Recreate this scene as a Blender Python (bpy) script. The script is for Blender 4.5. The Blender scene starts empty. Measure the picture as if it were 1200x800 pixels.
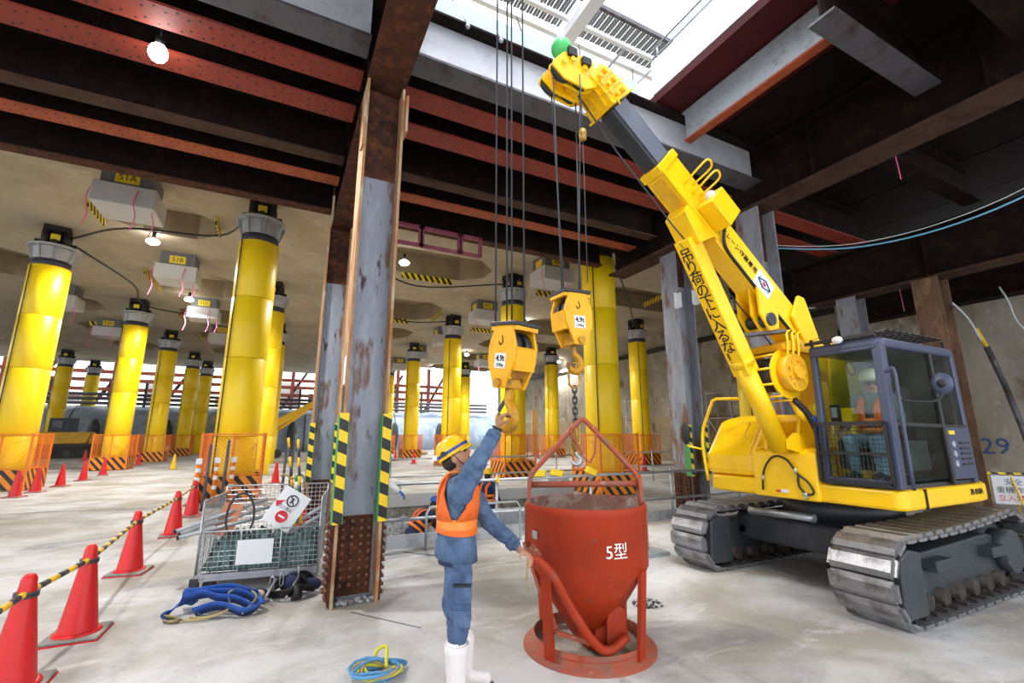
import bpy, math, random
from mathutils import Vector as V, Matrix, Euler
random.seed(7)
PI = math.pi
R = math.radians
S = bpy.context.scene
COL = S.collection

# ------------------------------------------------------------------ camera, world, exposure
cam = bpy.data.cameras.new('camera')
cam.sensor_width = 36; cam.lens = 15.99; cam.clip_end = 400
cam_o = bpy.data.objects.new('camera', cam); COL.objects.link(cam_o)
cam_o.location = (0, 0, 1.65); cam_o.rotation_euler = (R(90 + 11.66), 0, R(-26.5))
S.camera = cam_o
S.view_settings.view_transform = 'Standard'; S.view_settings.look = 'None'
S.view_settings.gamma = 1; S.view_settings.exposure = 0.35
W = bpy.data.worlds.new('sky'); S.world = W; W.use_nodes = True
bg = W.node_tree.nodes['Background']; bg.inputs[0].default_value = (.90, .95, 1, 1); bg.inputs[1].default_value = 2.2
S.cycles.max_bounces = 6; S.cycles.diffuse_bounces = 4; S.cycles.glossy_bounces = 3
S.cycles.sample_clamp_indirect = 6
SUN = bpy.data.lights.new('sun', 'SUN'); SUN.energy = 2.5; SUN.angle = R(12); SUN.color = (1, .97, .92)
so = bpy.data.objects.new('sun', SUN); COL.objects.link(so); so.rotation_euler = Euler((R(22), R(-14), 0))

def lamp(loc, e, size=.25, color=(1, .97, .92), rot=None, spot=None):
    L = bpy.data.lights.new('lamp_light', 'SPOT' if spot else 'POINT'); L.energy = e; L.color = color
    L.shadow_soft_size = size
    if spot: L.spot_size = R(spot); L.spot_blend = .35
    o = bpy.data.objects.new('lamp_light', L); COL.objects.link(o); o.location = loc
    if rot: o.rotation_euler = rot
    return o

# ------------------------------------------------------------------ materials
def _n(nt, t, **k):
    n = nt.nodes.new(t)
    for a, b in k.items():
        if a.startswith('i_'):
            n.inputs[a[2:].replace('_', ' ')].default_value = b
        else: setattr(n, a, b)
    return n
def _c(c): return (c[0], c[1], c[2], 1)
def _coord(nt, scale=(1, 1, 1)):
    tc = _n(nt, 'ShaderNodeTexCoord'); mp = _n(nt, 'ShaderNodeMapping'); mp.inputs['Scale'].default_value = scale
    nt.links.new(tc.outputs['Object'], mp.inputs['Vector']); return mp.outputs[0]
def _noise(nt, vec, s, d=4, r=.6, dist=0):
    n = _n(nt, 'ShaderNodeTexNoise'); n.inputs['Scale'].default_value = s; n.inputs['Detail'].default_value = d
    n.inputs['Roughness'].default_value = r; n.inputs['Distortion'].default_value = dist
    nt.links.new(vec, n.inputs['Vector']); return n.outputs['Fac']
def _ramp(nt, fac, a, b):
    r = _n(nt, 'ShaderNodeMapRange'); r.inputs[1].default_value = a; r.inputs[2].default_value = b
    nt.links.new(fac, r.inputs[0]); return r.outputs[0]
def _mix(nt, fac, a, b):
    m = _n(nt, 'ShaderNodeMix', data_type='RGBA'); nt.links.new(fac, m.inputs[0])
    for s, i in ((a, 6), (b, 7)):
        if isinstance(s, tuple): m.inputs[i].default_value = _c(s)
        else: nt.links.new(s, m.inputs[i])
    return m.outputs[2]
def _new(name, rough, metal):
    m = bpy.data.materials.new(name); m.use_nodes = True; nt = m.node_tree; b = nt.nodes['Principled BSDF']
    b.inputs['Roughness'].default_value = rough; b.inputs['Metallic'].default_value = metal
    return m, nt, b
def mat(name, col, rough=.6, metal=0, layers=(), bump=0, bscale=40, scale=(1, 1, 1), spec=None):
    """layers: (colour, noise scale, lo, hi) painted over in order"""
    m, nt, b = _new(name, rough, metal); vec = _coord(nt, scale); c = tuple(col)
    if spec is not None: b.inputs['Specular IOR Level'].default_value = spec
    for k, (lc, s, lo, hi) in enumerate(layers):
        mp = _n(nt, 'ShaderNodeMapping'); mp.inputs['Location'].default_value = (k * 7.3, k * 3.1, k * 5.7)
        nt.links.new(vec, mp.inputs[0])
        c = _mix(nt, _ramp(nt, _noise(nt, mp.outputs[0], s, 5, .62), lo, hi), c, lc)
    if isinstance(c, tuple): b.inputs['Base Color'].default_value = _c(c)
    else: nt.links.new(c, b.inputs['Base Color'])
    if bump:
        bn = _n(nt, 'ShaderNodeBump'); bn.inputs['Strength'].default_value = bump; bn.inputs['Distance'].default_value = .02
        nt.links.new(_noise(nt, vec, bscale, 4), bn.inputs['Height']); nt.links.new(bn.outputs[0], b.inputs['Normal'])
    return m
def stripe(name, a, b_, d, freq, rough=.5, duty=.5, layers=()):
    """diagonal painted stripes: flat print"""
    m, nt, b = _new(name, rough, 0); tc = _n(nt, 'ShaderNodeTexCoord')
    dp = _n(nt, 'ShaderNodeVectorMath', operation='DOT_PRODUCT'); dp.inputs[1].default_value = d
    nt.links.new(tc.outputs['Object'], dp.inputs[0])
    mu = _n(nt, 'ShaderNodeMath', operation='MULTIPLY'); mu.inputs[1].default_value = freq; nt.links.new(dp.outputs['Value'], mu.inputs[0])
    fr = _n(nt, 'ShaderNodeMath', operation='FRACT'); nt.links.new(mu.outputs[0], fr.inputs[0])
    gt = _n(nt, 'ShaderNodeMath', operation='GREATER_THAN'); gt.inputs[1].default_value = duty; nt.links.new(fr.outputs[0], gt.inputs[0])
    nt.links.new(_mix(nt, gt.outputs[0], a, b_), b.inputs['Base Color']); return m
def emit(name, col, s):
    m, nt, b = _new(name, .5, 0); b.inputs['Emission Color'].default_value = _c(col); b.inputs['Emission Strength'].default_value = s
    b.inputs['Base Color'].default_value = _c(col); return m

M = {}
M['col_yellow'] = mat('column_yellow', (.97, .67, .003), .42, layers=(((.93, .60, .003), 2.2, .5, .8), ((.55, .33, .02), 6, .74, .86)))
M['crane_yellow'] = mat('crane_yellow', (.95, .57, .003), .33, layers=(((.86, .48, .003), 5, .5, .8),))
M['dirty_yellow'] = mat('worn_yellow', (.80, .43, .01), .45, layers=(((.62, .30, .015), 5, .48, .7), ((.16, .09, .03), 13, .62, .74)))
M['steel_col'] = mat('weathered_column_steel', (.235, .26, .315), .5, .35, (((.36, .39, .45), 3, .5, .75), ((.15, .075, .045), 2.3, .55, .64), ((.05, .03, .026), 6, .58, .68)), .25, 30, (1.6, 1.6, .45))
M['steel_col2'] = mat('pale_worn_steel', (.30, .32, .37), .5, .2, (((.19, .20, .24), 4, .45, .7), ((.19, .085, .035), 2.4, .54, .66)), .25, 30, (1.5, 1.5, .45))
M['rust_edge'] = mat('rusty_flange', (.44, .29, .16), .75, .1, (((.34, .13, .04), 4, .40, .62), ((.55, .47, .36), 6, .55, .7)), .3, 40, (1, 1, .5))
M['rust'] = mat('dark_rust', (.075, .030, .018), .8, .1, (((.17, .06, .026), 7, .48, .72), ((.03, .018, .015), 5, .50, .68)), .5, 40, spec=.15)
M['rust_bolt'] = mat('rusted_bolt', (.20, .075, .035), .8, 0, (((.08, .04, .03), 20, .4, .6),), .3)
M['red_beam'] = mat('red_lead_beam', (.25, .030, .014), .6, .05, (((.19, .024, .013), 1.6, .45, .7), ((.12, .03, .02), 7, .58, .74)), .15, 40)
M['orange_beam'] = mat('orange_lead_beam', (.36, .07, .016), .6, .05, (((.24, .04, .013), 2, .45, .7), ((.12, .03, .02), 7, .60, .74)), .15, 40)
M['dark_beam'] = mat('soot_brown_beam', (.014, .009, .008), .65, .1, (((.035, .018, .012), 3, .5, .75),), .2, 30, spec=.08)
M['brown_beam'] = mat('brown_beam', (.075, .042, .030), .65, .1, (((.04, .022, .016), 3, .45, .7), ((.14, .06, .025), 6, .62, .78)), .2, 30, spec=.12)
M['maroon_deck'] = mat('maroon_deck_plate', (.075, .010, .012), .55, .1, (((.05, .009, .010), 1.2, .4, .7), ((.03, .015, .014), 9, .6, .75)), .15, 20, spec=.15)
M['black_deck'] = mat('dark_deck_plate', (.010, .007, .0065), .65, .1, (((.018, .009, .008), 1.2, .4, .7),), .15, 20, spec=.08)
M['blue_beam'] = mat('blue_grey_beam', (.11, .11, .13), .45, .4, (((.06, .045, .045), 3, .5, .7), ((.20, .09, .04), 8, .63, .75)), .2, 25)
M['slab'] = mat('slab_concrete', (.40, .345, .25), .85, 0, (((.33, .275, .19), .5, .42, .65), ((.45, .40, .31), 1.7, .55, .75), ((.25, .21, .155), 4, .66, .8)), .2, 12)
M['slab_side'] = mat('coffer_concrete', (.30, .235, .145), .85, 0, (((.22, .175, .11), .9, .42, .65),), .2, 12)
M['concrete_wall'] = mat('wall_concrete', (.36, .335, .29), .9, 0, (((.24, .21, .165), .5, .42, .60), ((.13, .095, .06), 1.1, .56, .70), ((.46, .44, .41), 2.6, .58, .72), ((.10, .08, .06), 6, .68, .80)), .5, 8, (1, 1, .6))
M['block'] = mat('white_concrete_block', (.50, .50, .51), .85, 0, (((.50, .47, .43), 3, .5, .7), ((.32, .30, .28), 22, .66, .75)), .2, 30)
M['capital'] = mat('pale_grey_capital', (.42, .425, .44), .5, .1, (((.30, .30, .31), 4, .5, .7),))
M['rust_red'] = mat('rust_red_strut', (.17, .035, .02), .8, 0, (((.08, .03, .02), .8, .45, .65), ((.30, .16, .10), 2, .6, .75)), spec=.2)
M['lit_web'] = mat('skylit_silver_web', (.52, .53, .58), .5, .2, (((.40, .41, .46), 3, .48, .7), ((.28, .20, .17), 7, .66, .8)), .1, 30)  # silver web of the rim beam, paled to carry the skylight falling on it
M['slide_grey'] = mat('slide_plate_grey', (.17, .19, .25), .4, .3)
M['dull_pink'] = mat('dull_pink_paint', (.24, .045, .085), .6, 0, (((.34, .10, .15), 4, .5, .7),))
M['pale_orange'] = mat('faded_orange_board', (.52, .20, .10), .7)
M['roof_blue'] = mat('roof_light_blue', (.10, .30, .52), .4)
M['box_grey'] = mat('dark_grey_box', (.13, .135, .14), .6)
M['rust_brown'] = mat('rust_brown_steel', (.17, .10, .065), .8, .1, (((.28, .16, .09), 3, .5, .7), ((.08, .045, .03), 5, .52, .7)), .3, 30, (1.5, 1.5, .5), spec=.2)
M['black'] = mat('black_paint', (.012, .012, .013), .5)
M['dark'] = mat('dark_grey_steel', (.035, .038, .045), .45, .3, (((.06, .06, .065), 5, .5, .7),), .1)
M['collar'] = mat('purple_grey_collar', (.055, .05, .075), .5, .2)
M['cab_blue'] = mat('cab_blue_grey', (.055, .068, .125), .38, .1)
M['galv'] = mat('galvanised_steel', (.47, .50, .54), .4, .75, (((.30, .32, .35), 9, .5, .7),))
M['galv_dull'] = mat('dull_galvanised', (.42, .45, .49), .5, .4, (((.28, .30, .33), 9, .5, .7),))
M['steel_bright'] = mat('worn_bright_shoe', (.34, .345, .37), .36, .8, (((.16, .155, .16), 5, .5, .66), ((.055, .045, .04), 9, .58, .72)), .2, 30)
M['shoe_dark'] = mat('dirty_track_steel', (.045, .040, .036), .65, .4, (((.11, .09, .07), 8, .5, .7),), .3, 30)
M['track_frame'] = mat('grey_track_frame', (.05, .06, .07), .5, .3, (((.05, .055, .06), 3, .5, .7), ((.13, .12, .11), 12, .6, .75)), .15)
M['rope'] = mat('wire_rope', (.06, .065, .075), .5, .5)
M['orange_mesh'] = mat('orange_mesh', (.80, .20, .012), .5)
M['stripe_guard'] = stripe('orange_black_stripes', (.78, .24, .008), (.012, .012, .012), (1, 1, .85), 3.3, duty=.55)
M['stripe_col'] = stripe('yellow_black_stripes', (.86, .58, .01), (.012, .012, .012), (.45, .45, 1), 4.4)
M['stripe_tape'] = stripe('hazard_tape', (.86, .62, .01), (.015, .015, .012), (1, 1, .6), 3.6)
M['green_tape'] = mat('green_tape', (.06, .30, .08), .6)
M['cone_red'] = mat('cone_red', (.66, .012, .014), .42, 0, (((.50, .02, .018), 6, .5, .75), ((.55, .30, .26), 14, .70, .85)))
M['cone_grey'] = mat('cone_base_grey', (.20, .20, .19), .7, 0, (((.42, .38, .34), 8, .5, .7),))
M['cone_yellow'] = mat('cone_yellow', (.86, .55, .01), .45)
M['bar_yellow'] = mat('bar_yellow', (.84, .50, .02), .45)
M['bar_black'] = mat('bar_black', (.04, .045, .06), .5)
M['bucket'] = mat('bucket_red', (.37, .032, .006), .55, 0, (((.29, .026, .006), 2.5, .45, .7), ((.22, .07, .04), 9, .60, .76), ((.40, .06, .02), 4, .62, .8)), .15, 25, spec=.3)
M['bucket_in'] = mat('bucket_inside', (.20, .10, .075), .8, 0, (((.34, .29, .26), 5, .45, .65), ((.15, .05, .03), 9, .55, .7)), .4, 20)
M['bucket_dirty'] = mat('bucket_dirty_red', (.36, .07, .03), .65, 0, (((.22, .10, .07), 8, .45, .65), ((.45, .33, .28), 14, .62, .76)), .3, 30)
M['slurry'] = mat('dried_slurry', (.40, .37, .32), .9, 0, (((.24, .20, .16), 4, .45, .65),), .4, 20)
M['white'] = mat('white_paint', (.80, .81, .82), .6)
M['sign_white'] = mat('sign_white', (.74, .76, .80), .5)
M['text_black'] = mat('black_lettering', (.01, .01, .01), .6)
M['text_white'] = mat('white_lettering', (.82, .80, .76), .7)
M['text_red'] = mat('red_lettering', (.60, .02, .03), .6)
M['text_blue'] = mat('blue_marker', (.03, .09, .22), .8)
M['label_yellow'] = mat('label_yellow', (.80, .58, .02), .5)
M['pink'] = mat('pink_ribbon', (.85, .12, .32), .6)
M['denim'] = mat('denim', (.060, .105, .205), .9, 0, (((.115, .18, .31), 7, .48, .68), ((.032, .056, .115), 11, .55, .7)), .8, 16)
M['jacket'] = mat('blue_work_jacket', (.066, .115, .215), .9, 0, (((.115, .185, .31), 5, .46, .66), ((.030, .055, .11), 9, .52, .68)), .8, 14)
M['navy'] = mat('navy_cloth', (.02, .03, .085), .85)
M['vest'] = mat('orange_vest', (.82, .14, .012), .7, 0, (((.55, .07, .01), 6, .52, .75),), .3, 25)
M['vest_band'] = mat('orange_reflective_band', (.90, .24, .03), .45)
M['skin'] = mat('skin', (.50, .25, .15), .55)
M['glove'] = mat('tan_leather_glove', (.36, .17, .075), .75, 0, (((.22, .10, .05), 14, .5, .7),), .3, 40)
M['glove_blue'] = mat('blue_glove', (.03, .09, .42), .7)
M['boot'] = mat('white_rubber_boot', (.74, .70, .70), .5, 0, (((.58, .52, .48), 6, .55, .75),), .15, 14)
M['sole'] = mat('boot_sole', (.16, .10, .06), .8)
M['helmet'] = mat('yellow_helmet', (.86, .50, .006), .28)
M['helmet_white'] = mat('cream_helmet', (.80, .74, .55), .3)
M['hair'] = mat('black_hair', (.015, .012, .01), .6)
M['blue_line'] = mat('blue_helmet_line', (.03, .05, .26), .5)
M['grey_cloth'] = mat('grey_green_cloth', (.14, .18, .18), .85)
M['light_jeans'] = mat('pale_blue_trousers', (.24, .36, .52), .85)
M['blue_strap'] = mat('blue_webbing', (.025, .10, .42), .7, 0, (((.04, .15, .55), 9, .5, .7),), .3, 60)
M['rope_yellow'] = mat('yellow_rope', (.60, .56, .04), .7)
M['rope_blue'] = mat('blue_rope', (.09, .28, .52), .7)
M['rope_tan'] = mat('tan_rope', (.38, .30, .14), .8)
M['teal_net'] = mat('teal_netting', (.055, .12, .115), .8, 0, (((.20, .29, .29), 20, .54, .68), ((.015, .035, .035), 14, .48, .62)), .4, 30)
M['tarp'] = mat('blue_grey_tarp', (.36, .44, .56), .6, 0, (((.24, .31, .43), .7, .45, .62), ((.52, .60, .70), 1.5, .56, .72), ((.13, .17, .25), 2.4, .66, .76)), .6, 2.2)
M['gravel'] = mat('wet_gravel', (.30, .31, .33), .8, 0, (((.55, .56, .58), 16, .5, .62), ((.10, .10, .11), 11, .54, .64)), 1.0, 18)
M['pit'] = mat('pit_earth', (.33, .30, .24), .9, 0, (((.20, .18, .13), 3, .45, .62), ((.50, .49, .45), 7, .56, .7)), .8, 14)
M['plywood'] = mat('plywood', (.45, .30, .14), .7, 0, (((.36, .22, .09), 3, .45, .65),))
M['cardboard'] = mat('brown_box', (.33, .18, .07), .8)
M['sand_bag'] = mat('cream_sandbag', (.55, .44, .28), .85, 0, (((.42, .32, .19), 5, .5, .7),), .4, 12)
M['louvre'] = mat('grey_louvre', (.20, .21, .235), .6)
M['blue_sheet'] = mat('blue_clear_sheet', (.42, .56, .66), .4)
M['fascia'] = mat('white_fascia', (.78, .80, .84), .6)
M['lamp'] = emit('lamp_glow', (1, .99, .96), 26)
M['green_ball'] = mat('green_ball', (.08, .60, .16), .4)
M['cable_blue'] = mat('blue_cable', (.12, .35, .55), .5)
M['cable_white'] = mat('pale_cable', (.55, .60, .62), .5)
M['brass'] = mat('brass_chain', (.45, .27, .06), .45, .5, (((.16, .09, .04), 16, .5, .65),))
M['hook_steel'] = mat('hook_worn_yellow', (.52, .25, .008), .45, .1, (((.14, .07, .03), 9, .52, .64),), .2)
M['bloom'] = mat('sheet_debris', (.75, .75, .78), .6)
def glass():
    m, nt, b = _new('tinted_glass', .03, 0)
    tr = _n(nt, 'ShaderNodeBsdfTransparent'); tr.inputs[0].default_value = (.78, .85, .83, 1)
    gl = _n(nt, 'ShaderNodeBsdfGlossy'); gl.inputs['Roughness'].default_value = .02
    lw = _n(nt, 'ShaderNodeLayerWeight'); pw = _n(nt, 'ShaderNodeMath', operation='POWER'); nt.links.new(lw.outputs['Facing'], pw.inputs[0]); pw.inputs[1].default_value = 5
    fr = _n(nt, 'ShaderNodeMath', operation='MULTIPLY_ADD'); nt.links.new(pw.outputs[0], fr.inputs[0]); fr.inputs[1].default_value = .6; fr.inputs[2].default_value = .025
    mx = _n(nt, 'ShaderNodeMixShader'); nt.links.new(fr.outputs[0], mx.inputs[0])
    nt.links.new(tr.outputs[0], mx.inputs[1]); nt.links.new(gl.outputs[0], mx.inputs[2])
    nt.links.new(mx.outputs[0], nt.nodes['Material Output'].inputs[0]); return m
M['glass'] = glass()
def floor_mat():
    m, nt, b = _new('dusty_concrete_floor', .7, 0); b.inputs['Specular IOR Level'].default_value = .35
    v = _coord(nt); vs = _coord(nt, (.62, 1.25, 1))
    c = _mix(nt, _ramp(nt, _noise(nt, v, .55, 6, .6, .3), .42, .58), (.56, .56, .575), (.37, .345, .305))
    c = _mix(nt, _ramp(nt, _noise(nt, vs, .8, 6, .65, .6), .54, .68), c, (.25, .25, .26))
    c = _mix(nt, _ramp(nt, _noise(nt, vs, 1.7, 7, .7, .5), .55, .72), c, (.66, .66, .68))
    c = _mix(nt, _ramp(nt, _noise(nt, v, 9, 6, .7), .60, .74), c, (.30, .285, .27))
    c = _mix(nt, _ramp(nt, _noise(nt, v, 26, 3, .7), .70, .76), c, (.20, .19, .17))
    nt.links.new(c, b.inputs['Base Color'])
    bn = _n(nt, 'ShaderNodeBump'); bn.inputs['Strength'].default_value = .25; bn.inputs['Distance'].default_value = .02
    nt.links.new(_noise(nt, v, 14, 6, .7), bn.inputs['Height']); nt.links.new(bn.outputs[0], b.inputs['Normal'])
    return m
M['floor'] = floor_mat()

# ------------------------------------------------------------------ mesh builder
class MB:
    def __init__(s): s.v = []; s.f = []; s.mi = []; s.sm = []
    def add(s, vs, fs, mi=0, smooth=False):
        n = len(s.v); s.v += [tuple(p) for p in vs]
        for f in fs: s.f.append(tuple(i + n for i in f)); s.mi.append(mi); s.sm.append(smooth)
        return s
    def box(s, x0, x1, y0, y1, z0, z1, mi=0):
        vs = [(x, y, z) for z in (z0, z1) for y in (y0, y1) for x in (x0, x1)]
        return s.add(vs, [(0, 2, 3, 1), (4, 5, 7, 6), (0, 1, 5, 4), (2, 6, 7, 3), (0, 4, 6, 2), (1, 3, 7, 5)], mi)
    def bar(s, p0, p1, w, h, up=(0, 0, 1), mi=0, w1=None, h1=None):
        p0, p1 = V(p0), V(p1); d = (p1 - p0).normalized(); u = V(up); a = d.cross(u)
        if a.length < 1e-4: a = d.cross(V((1, 0, 0)))
        a.normalize(); b = a.cross(d).normalized(); w1 = w1 or w; h1 = h1 or h; vs = []
        for p, ww, hh in ((p0, w, h), (p1, w1, h1)):
            for i, j in ((-1, -1), (1, -1), (1, 1), (-1, 1)): vs.append(p + a * i * ww / 2 + b * j * hh / 2)
        return s.add(vs, [(3, 2, 1, 0), (4, 5, 6, 7), (0, 1, 5, 4), (1, 2, 6, 5), (2, 3, 7, 6), (3, 0, 4, 7)], mi)
    def tube(s, pts, r, n=8, closed=False, mi=0, flat=1):
        pts = [V(p) for p in pts]; k = len(pts); rs = r if isinstance(r, (list, tuple)) else [r] * k
        vs = []; a = None
        for i, p in enumerate(pts):
            q0 = pts[i - 1] if (i > 0 or closed) else p; q1 = pts[(i + 1) % k] if (i < k - 1 or closed) else p
            d = (q1 - q0).normalized()
            if a is None:
                a = d.cross(V((0, 0, 1)))
                if a.length < .05: a = d.cross(V((1, 0, 0)))
            a = (a - d * a.dot(d)); a.normalize(); b = d.cross(a)
            for j in range(n):
                t = 2 * PI * j / n; vs.append(p + (a * math.cos(t) + b * math.sin(t) * flat) * rs[i])
        fs = []
        for i in range(k if closed else k - 1):
            for j in range(n):
                a0 = i * n + j; a1 = i * n + (j + 1) % n; b0 = ((i + 1) % k) * n + j; b1 = ((i + 1) % k) * n + (j + 1) % n
                fs.append((a0, a1, b1, b0))
        s.add(vs, fs, mi, n > 5)
        if not closed:
            m = len(s.v) - len(vs)
            s.f.append(tuple(m + j for j in reversed(range(n)))); s.mi.append(mi); s.sm.append(False)
            s.f.append(tuple(m + (k - 1) * n + j for j in range(n))); s.mi.append(mi); s.sm.append(False)
        return s
    def cyl(s, p0, p1, r0, r1=None, n=16, mi=0): return s.tube([p0, p1], [r0, r0 if r1 is None else r1], n, mi=mi)
    def lathe(s, prof, n=24, o=(0, 0, 0), mi=0, axis='z', smooth=True, cap=True):
        vs = []; o = V(o)
        for r, z in prof:
            for j in range(n):
                t = 2 * PI * j / n; c, q = r * math.cos(t), r * math.sin(t)
                vs.append(o + (V((c, q, z)) if axis == 'z' else V((z, c, q)) if axis == 'x' else V((q, z, c))))
        fs = []
        for i in range(len(prof) - 1):
            for j in range(n): fs.append((i * n + j, i * n + (j + 1) % n, (i + 1) * n + (j + 1) % n, (i + 1) * n + j))
        s.add(vs, fs, mi, smooth)
        if cap:
            m = len(s.v) - len(vs); k = len(prof)
            s.f.append(tuple(m + j for j in reversed(range(n)))); s.mi.append(mi); s.sm.append(False)
            s.f.append(tuple(m + (k - 1) * n + j for j in range(n))); s.mi.append(mi); s.sm.append(False)
        return s
    def prism(s, poly, a0, a1, plane='xz', mi=0):
        """polygon in a plane, extruded along the remaining axis"""
        def P(u, w, t): return {'xz': (u, t, w), 'yz': (t, u, w), 'xy': (u, w, t)}[plane]
        k = len(poly); vs = [P(u, w, a0) for u, w in poly] + [P(u, w, a1) for u, w in poly]
        fs = [tuple(range(k)), tuple(reversed(range(k, 2 * k)))] + [(i, i + k, (i + 1) % k + k, (i + 1) % k) for i in range(k)]
        return s.add(vs, fs, mi)
    def sphere(s, c, r, n=16, m=10, mi=0, rot=None):
        r = (r, r, r) if not isinstance(r, (tuple, list)) else r; c = V(c); vs = []; fs = []
        for i in range(m + 1):
            a = PI * i / m
            for j in range(n):
                b = 2 * PI * j / n; p = V((r[0] * math.sin(a) * math.cos(b), r[1] * math.sin(a) * math.sin(b), r[2] * math.cos(a)))
                vs.append(c + (rot @ p if rot else p))
        for i in range(m):
            for j in range(n): fs.append((i * n + j, (i + 1) * n + j, (i + 1) * n + (j + 1) % n, i * n + (j + 1) % n))
        return s.add(vs, fs, mi, True)
    def loft(s, rings, mi=0, cap=True, smooth=True):
        n = len(rings[0]); vs = [p for r in rings for p in r]; fs = []
        for i in range(len(rings) - 1):
            for j in range(n): fs.append((i * n + j, i * n + (j + 1) % n, (i + 1) * n + (j + 1) % n, (i + 1) * n + j))
        s.add(vs, fs, mi, smooth)
        if cap:
            m = len(s.v) - len(vs)
            s.f.append(tuple(m + j for j in reversed(range(n)))); s.mi.append(mi); s.sm.append(False)
            s.f.append(tuple(m + (len(rings) - 1) * n + j for j in range(n))); s.mi.append(mi); s.sm.append(False)
        return s
    def mesh(s, name, mats, fix=True):
        me = bpy.data.meshes.new(name); me.from_pydata(s.v, [], s.f)
        for m in (mats if isinstance(mats, (list, tuple)) else [mats]): me.materials.append(M[m] if isinstance(m, str) else m)
        me.polygons.foreach_set('material_index', s.mi); me.polygons.foreach_set('use_smooth', s.sm)
        if fix:
            import bmesh
            b = bmesh.new(); b.from_mesh(me); bmesh.ops.recalc_face_normals(b, faces=b.faces); b.to_mesh(me); b.free()
        me.update(); return me
    def build(s, name, mats, parent=None, off=None, bevel=0, kind=None):
        if off is not None: s.v = [(p[0] - off[0], p[1] - off[1], p[2] - off[2]) for p in s.v]
        o = link(name, s.mesh(name, mats), parent)
        if bevel:
            m = o.modifiers.new('bevel', 'BEVEL'); m.width = bevel; m.segments = 2; m.limit_method = 'ANGLE'; m.angle_limit = R(40)
        if kind: o['kind'] = kind
        return o
def link(name, me, parent=None):
    o = bpy.data.objects.new(name, me); COL.objects.link(o)
    if parent is not None: o.parent = parent
    return o
def tag(o, label, cat, group=None):
    o['label'] = label; o['category'] = cat
    if group: o['group'] = group
    return o
def thing(name, label, cat, loc=(0, 0, 0), rz=0, group=None):
    o = bpy.data.objects.new(name, None); COL.objects.link(o); o.empty_display_size = .1
    o.location = loc; o.rotation_euler = (0, 0, rz); return tag(o, label, cat, group)
def struct(o): o['kind'] = 'structure'; return o
def copy_tree(o, parent=None):
    c = o.copy(); COL.objects.link(c)
    if parent is not None: c.parent = parent
    for ch in list(o.children): copy_tree(ch, c)
    return c
def relabel(o, label, loc=None, rz=None):
    o['label'] = label
    if loc: o.location = loc
    if rz is not None: o.rotation_euler.z = rz
    return o
_tc = {}
def text(s_, size, m, parent, matrix, name='lettering', depth=.002, align='CENTER', bold=0):
    """lettering as thin mesh; matrix places the text plane (x right, y up, z out)"""
    key = (s_, size, m, depth, align, bold)
    if key not in _tc:
        c = bpy.data.curves.new('t', 'FONT'); c.body = s_; c.size = size; c.extrude = depth; c.resolution_u = 2; c.offset = bold
        c.align_x = align; c.align_y = 'CENTER'
        o = bpy.data.objects.new('t', c); COL.objects.link(o); bpy.context.view_layer.update()
        dg = bpy.context.evaluated_depsgraph_get(); me = bpy.data.meshes.new_from_object(o.evaluated_get(dg))
        bpy.data.objects.remove(o); bpy.data.curves.remove(c)
        me.materials.clear(); me.materials.append(M[m]); _tc[key] = me
    o = link(name, _tc[key], parent); o.matrix_local = matrix; return o
def frame(o, x, y):
    """matrix from origin, x (text direction) and y (text up)"""
    x = V(x).normalized(); y = V(y); z = x.cross(y).normalized(); y = z.cross(x)
    return Matrix(((x.x, y.x, z.x, o[0]), (x.y, y.y, z.y, o[1]), (x.z, y.z, z.z, o[2]), (0, 0, 0, 1)))
def arc(c, r, a0, a1, n, u=(1, 0, 0), w=(0, 0, 1)):
    c, u, w = V(c), V(u), V(w)
    return [c + u * r * math.cos(a0 + (a1 - a0) * i / n) + w * r * math.sin(a0 + (a1 - a0) * i / n) for i in range(n + 1)]
def smooth_path(pts, k=5):
    """Catmull-Rom through pts"""
    P = [V(p) for p in pts]; P = [P[0] * 2 - P[1]] + P + [P[-1] * 2 - P[-2]]; out = []
    for i in range(1, len(P) - 2):
        for j in range(k):
            t = j / k; a, b, c, d = P[i - 1:i + 3]
            out.append(.5 * (2 * b + (c - a) * t + (2 * a - 5 * b + 4 * c - d) * t * t + (3 * b - a - 3 * c + d) * t ** 3))
    return out + [P[-2]]

# ------------------------------------------------------------------ floor and pit
PX0, PX1, PY0, PY1, PZ = 1.25, 7.5, 7.55, 11.2, -.88
m = MB()
for x0, x1, y0, y1 in ((-45, 26, -10, PY0), (-45, PX0, PY0, PY1), (PX1, 26, PY0, PY1), (-45, 26, PY1, 75)):
    m.add([(x0, y0, 0), (x1, y0, 0), (x1, y1, 0), (x0, y1, 0)], [(0, 1, 2, 3)])
floor = struct(m.build('floor', 'floor'))
def bumpy(x0, x1, y0, y1, z, amp, nx, ny, seed):
    rnd = random.Random(seed); vs = []
    for j in range(ny + 1):
        for i in range(nx + 1):
            e = 0 if i in (0, nx) or j in (0, ny) else 1
            vs.append((x0 + (x1 - x0) * i / nx, y0 + (y1 - y0) * j / ny, z + e * amp * rnd.random()))
    return vs, [(j * (nx + 1) + i, j * (nx + 1) + i + 1, (j + 1) * (nx + 1) + i + 1, (j + 1) * (nx + 1) + i) for j in range(ny) for i in range(nx)]
m = MB(); vs, fs = bumpy(PX0, PX1, PY0, PY1, PZ, .28, 50, 30, 3); m.add(vs, fs, 0, True)
struct(m.build('floor', 'gravel'))
m = MB()
m.box(PX0 - .3, PX0, PY0, PY1, PZ, -.003).box(PX1, PX1 + .3, PY0, PY1, PZ, -.003).box(PX0, PX1, PY1, PY1 + .3, PZ, -.003).box(PX0, PX1, PY0 - .3, PY0, PZ, -.003)
struct(m.build('trim_1', 'pit'))
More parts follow.
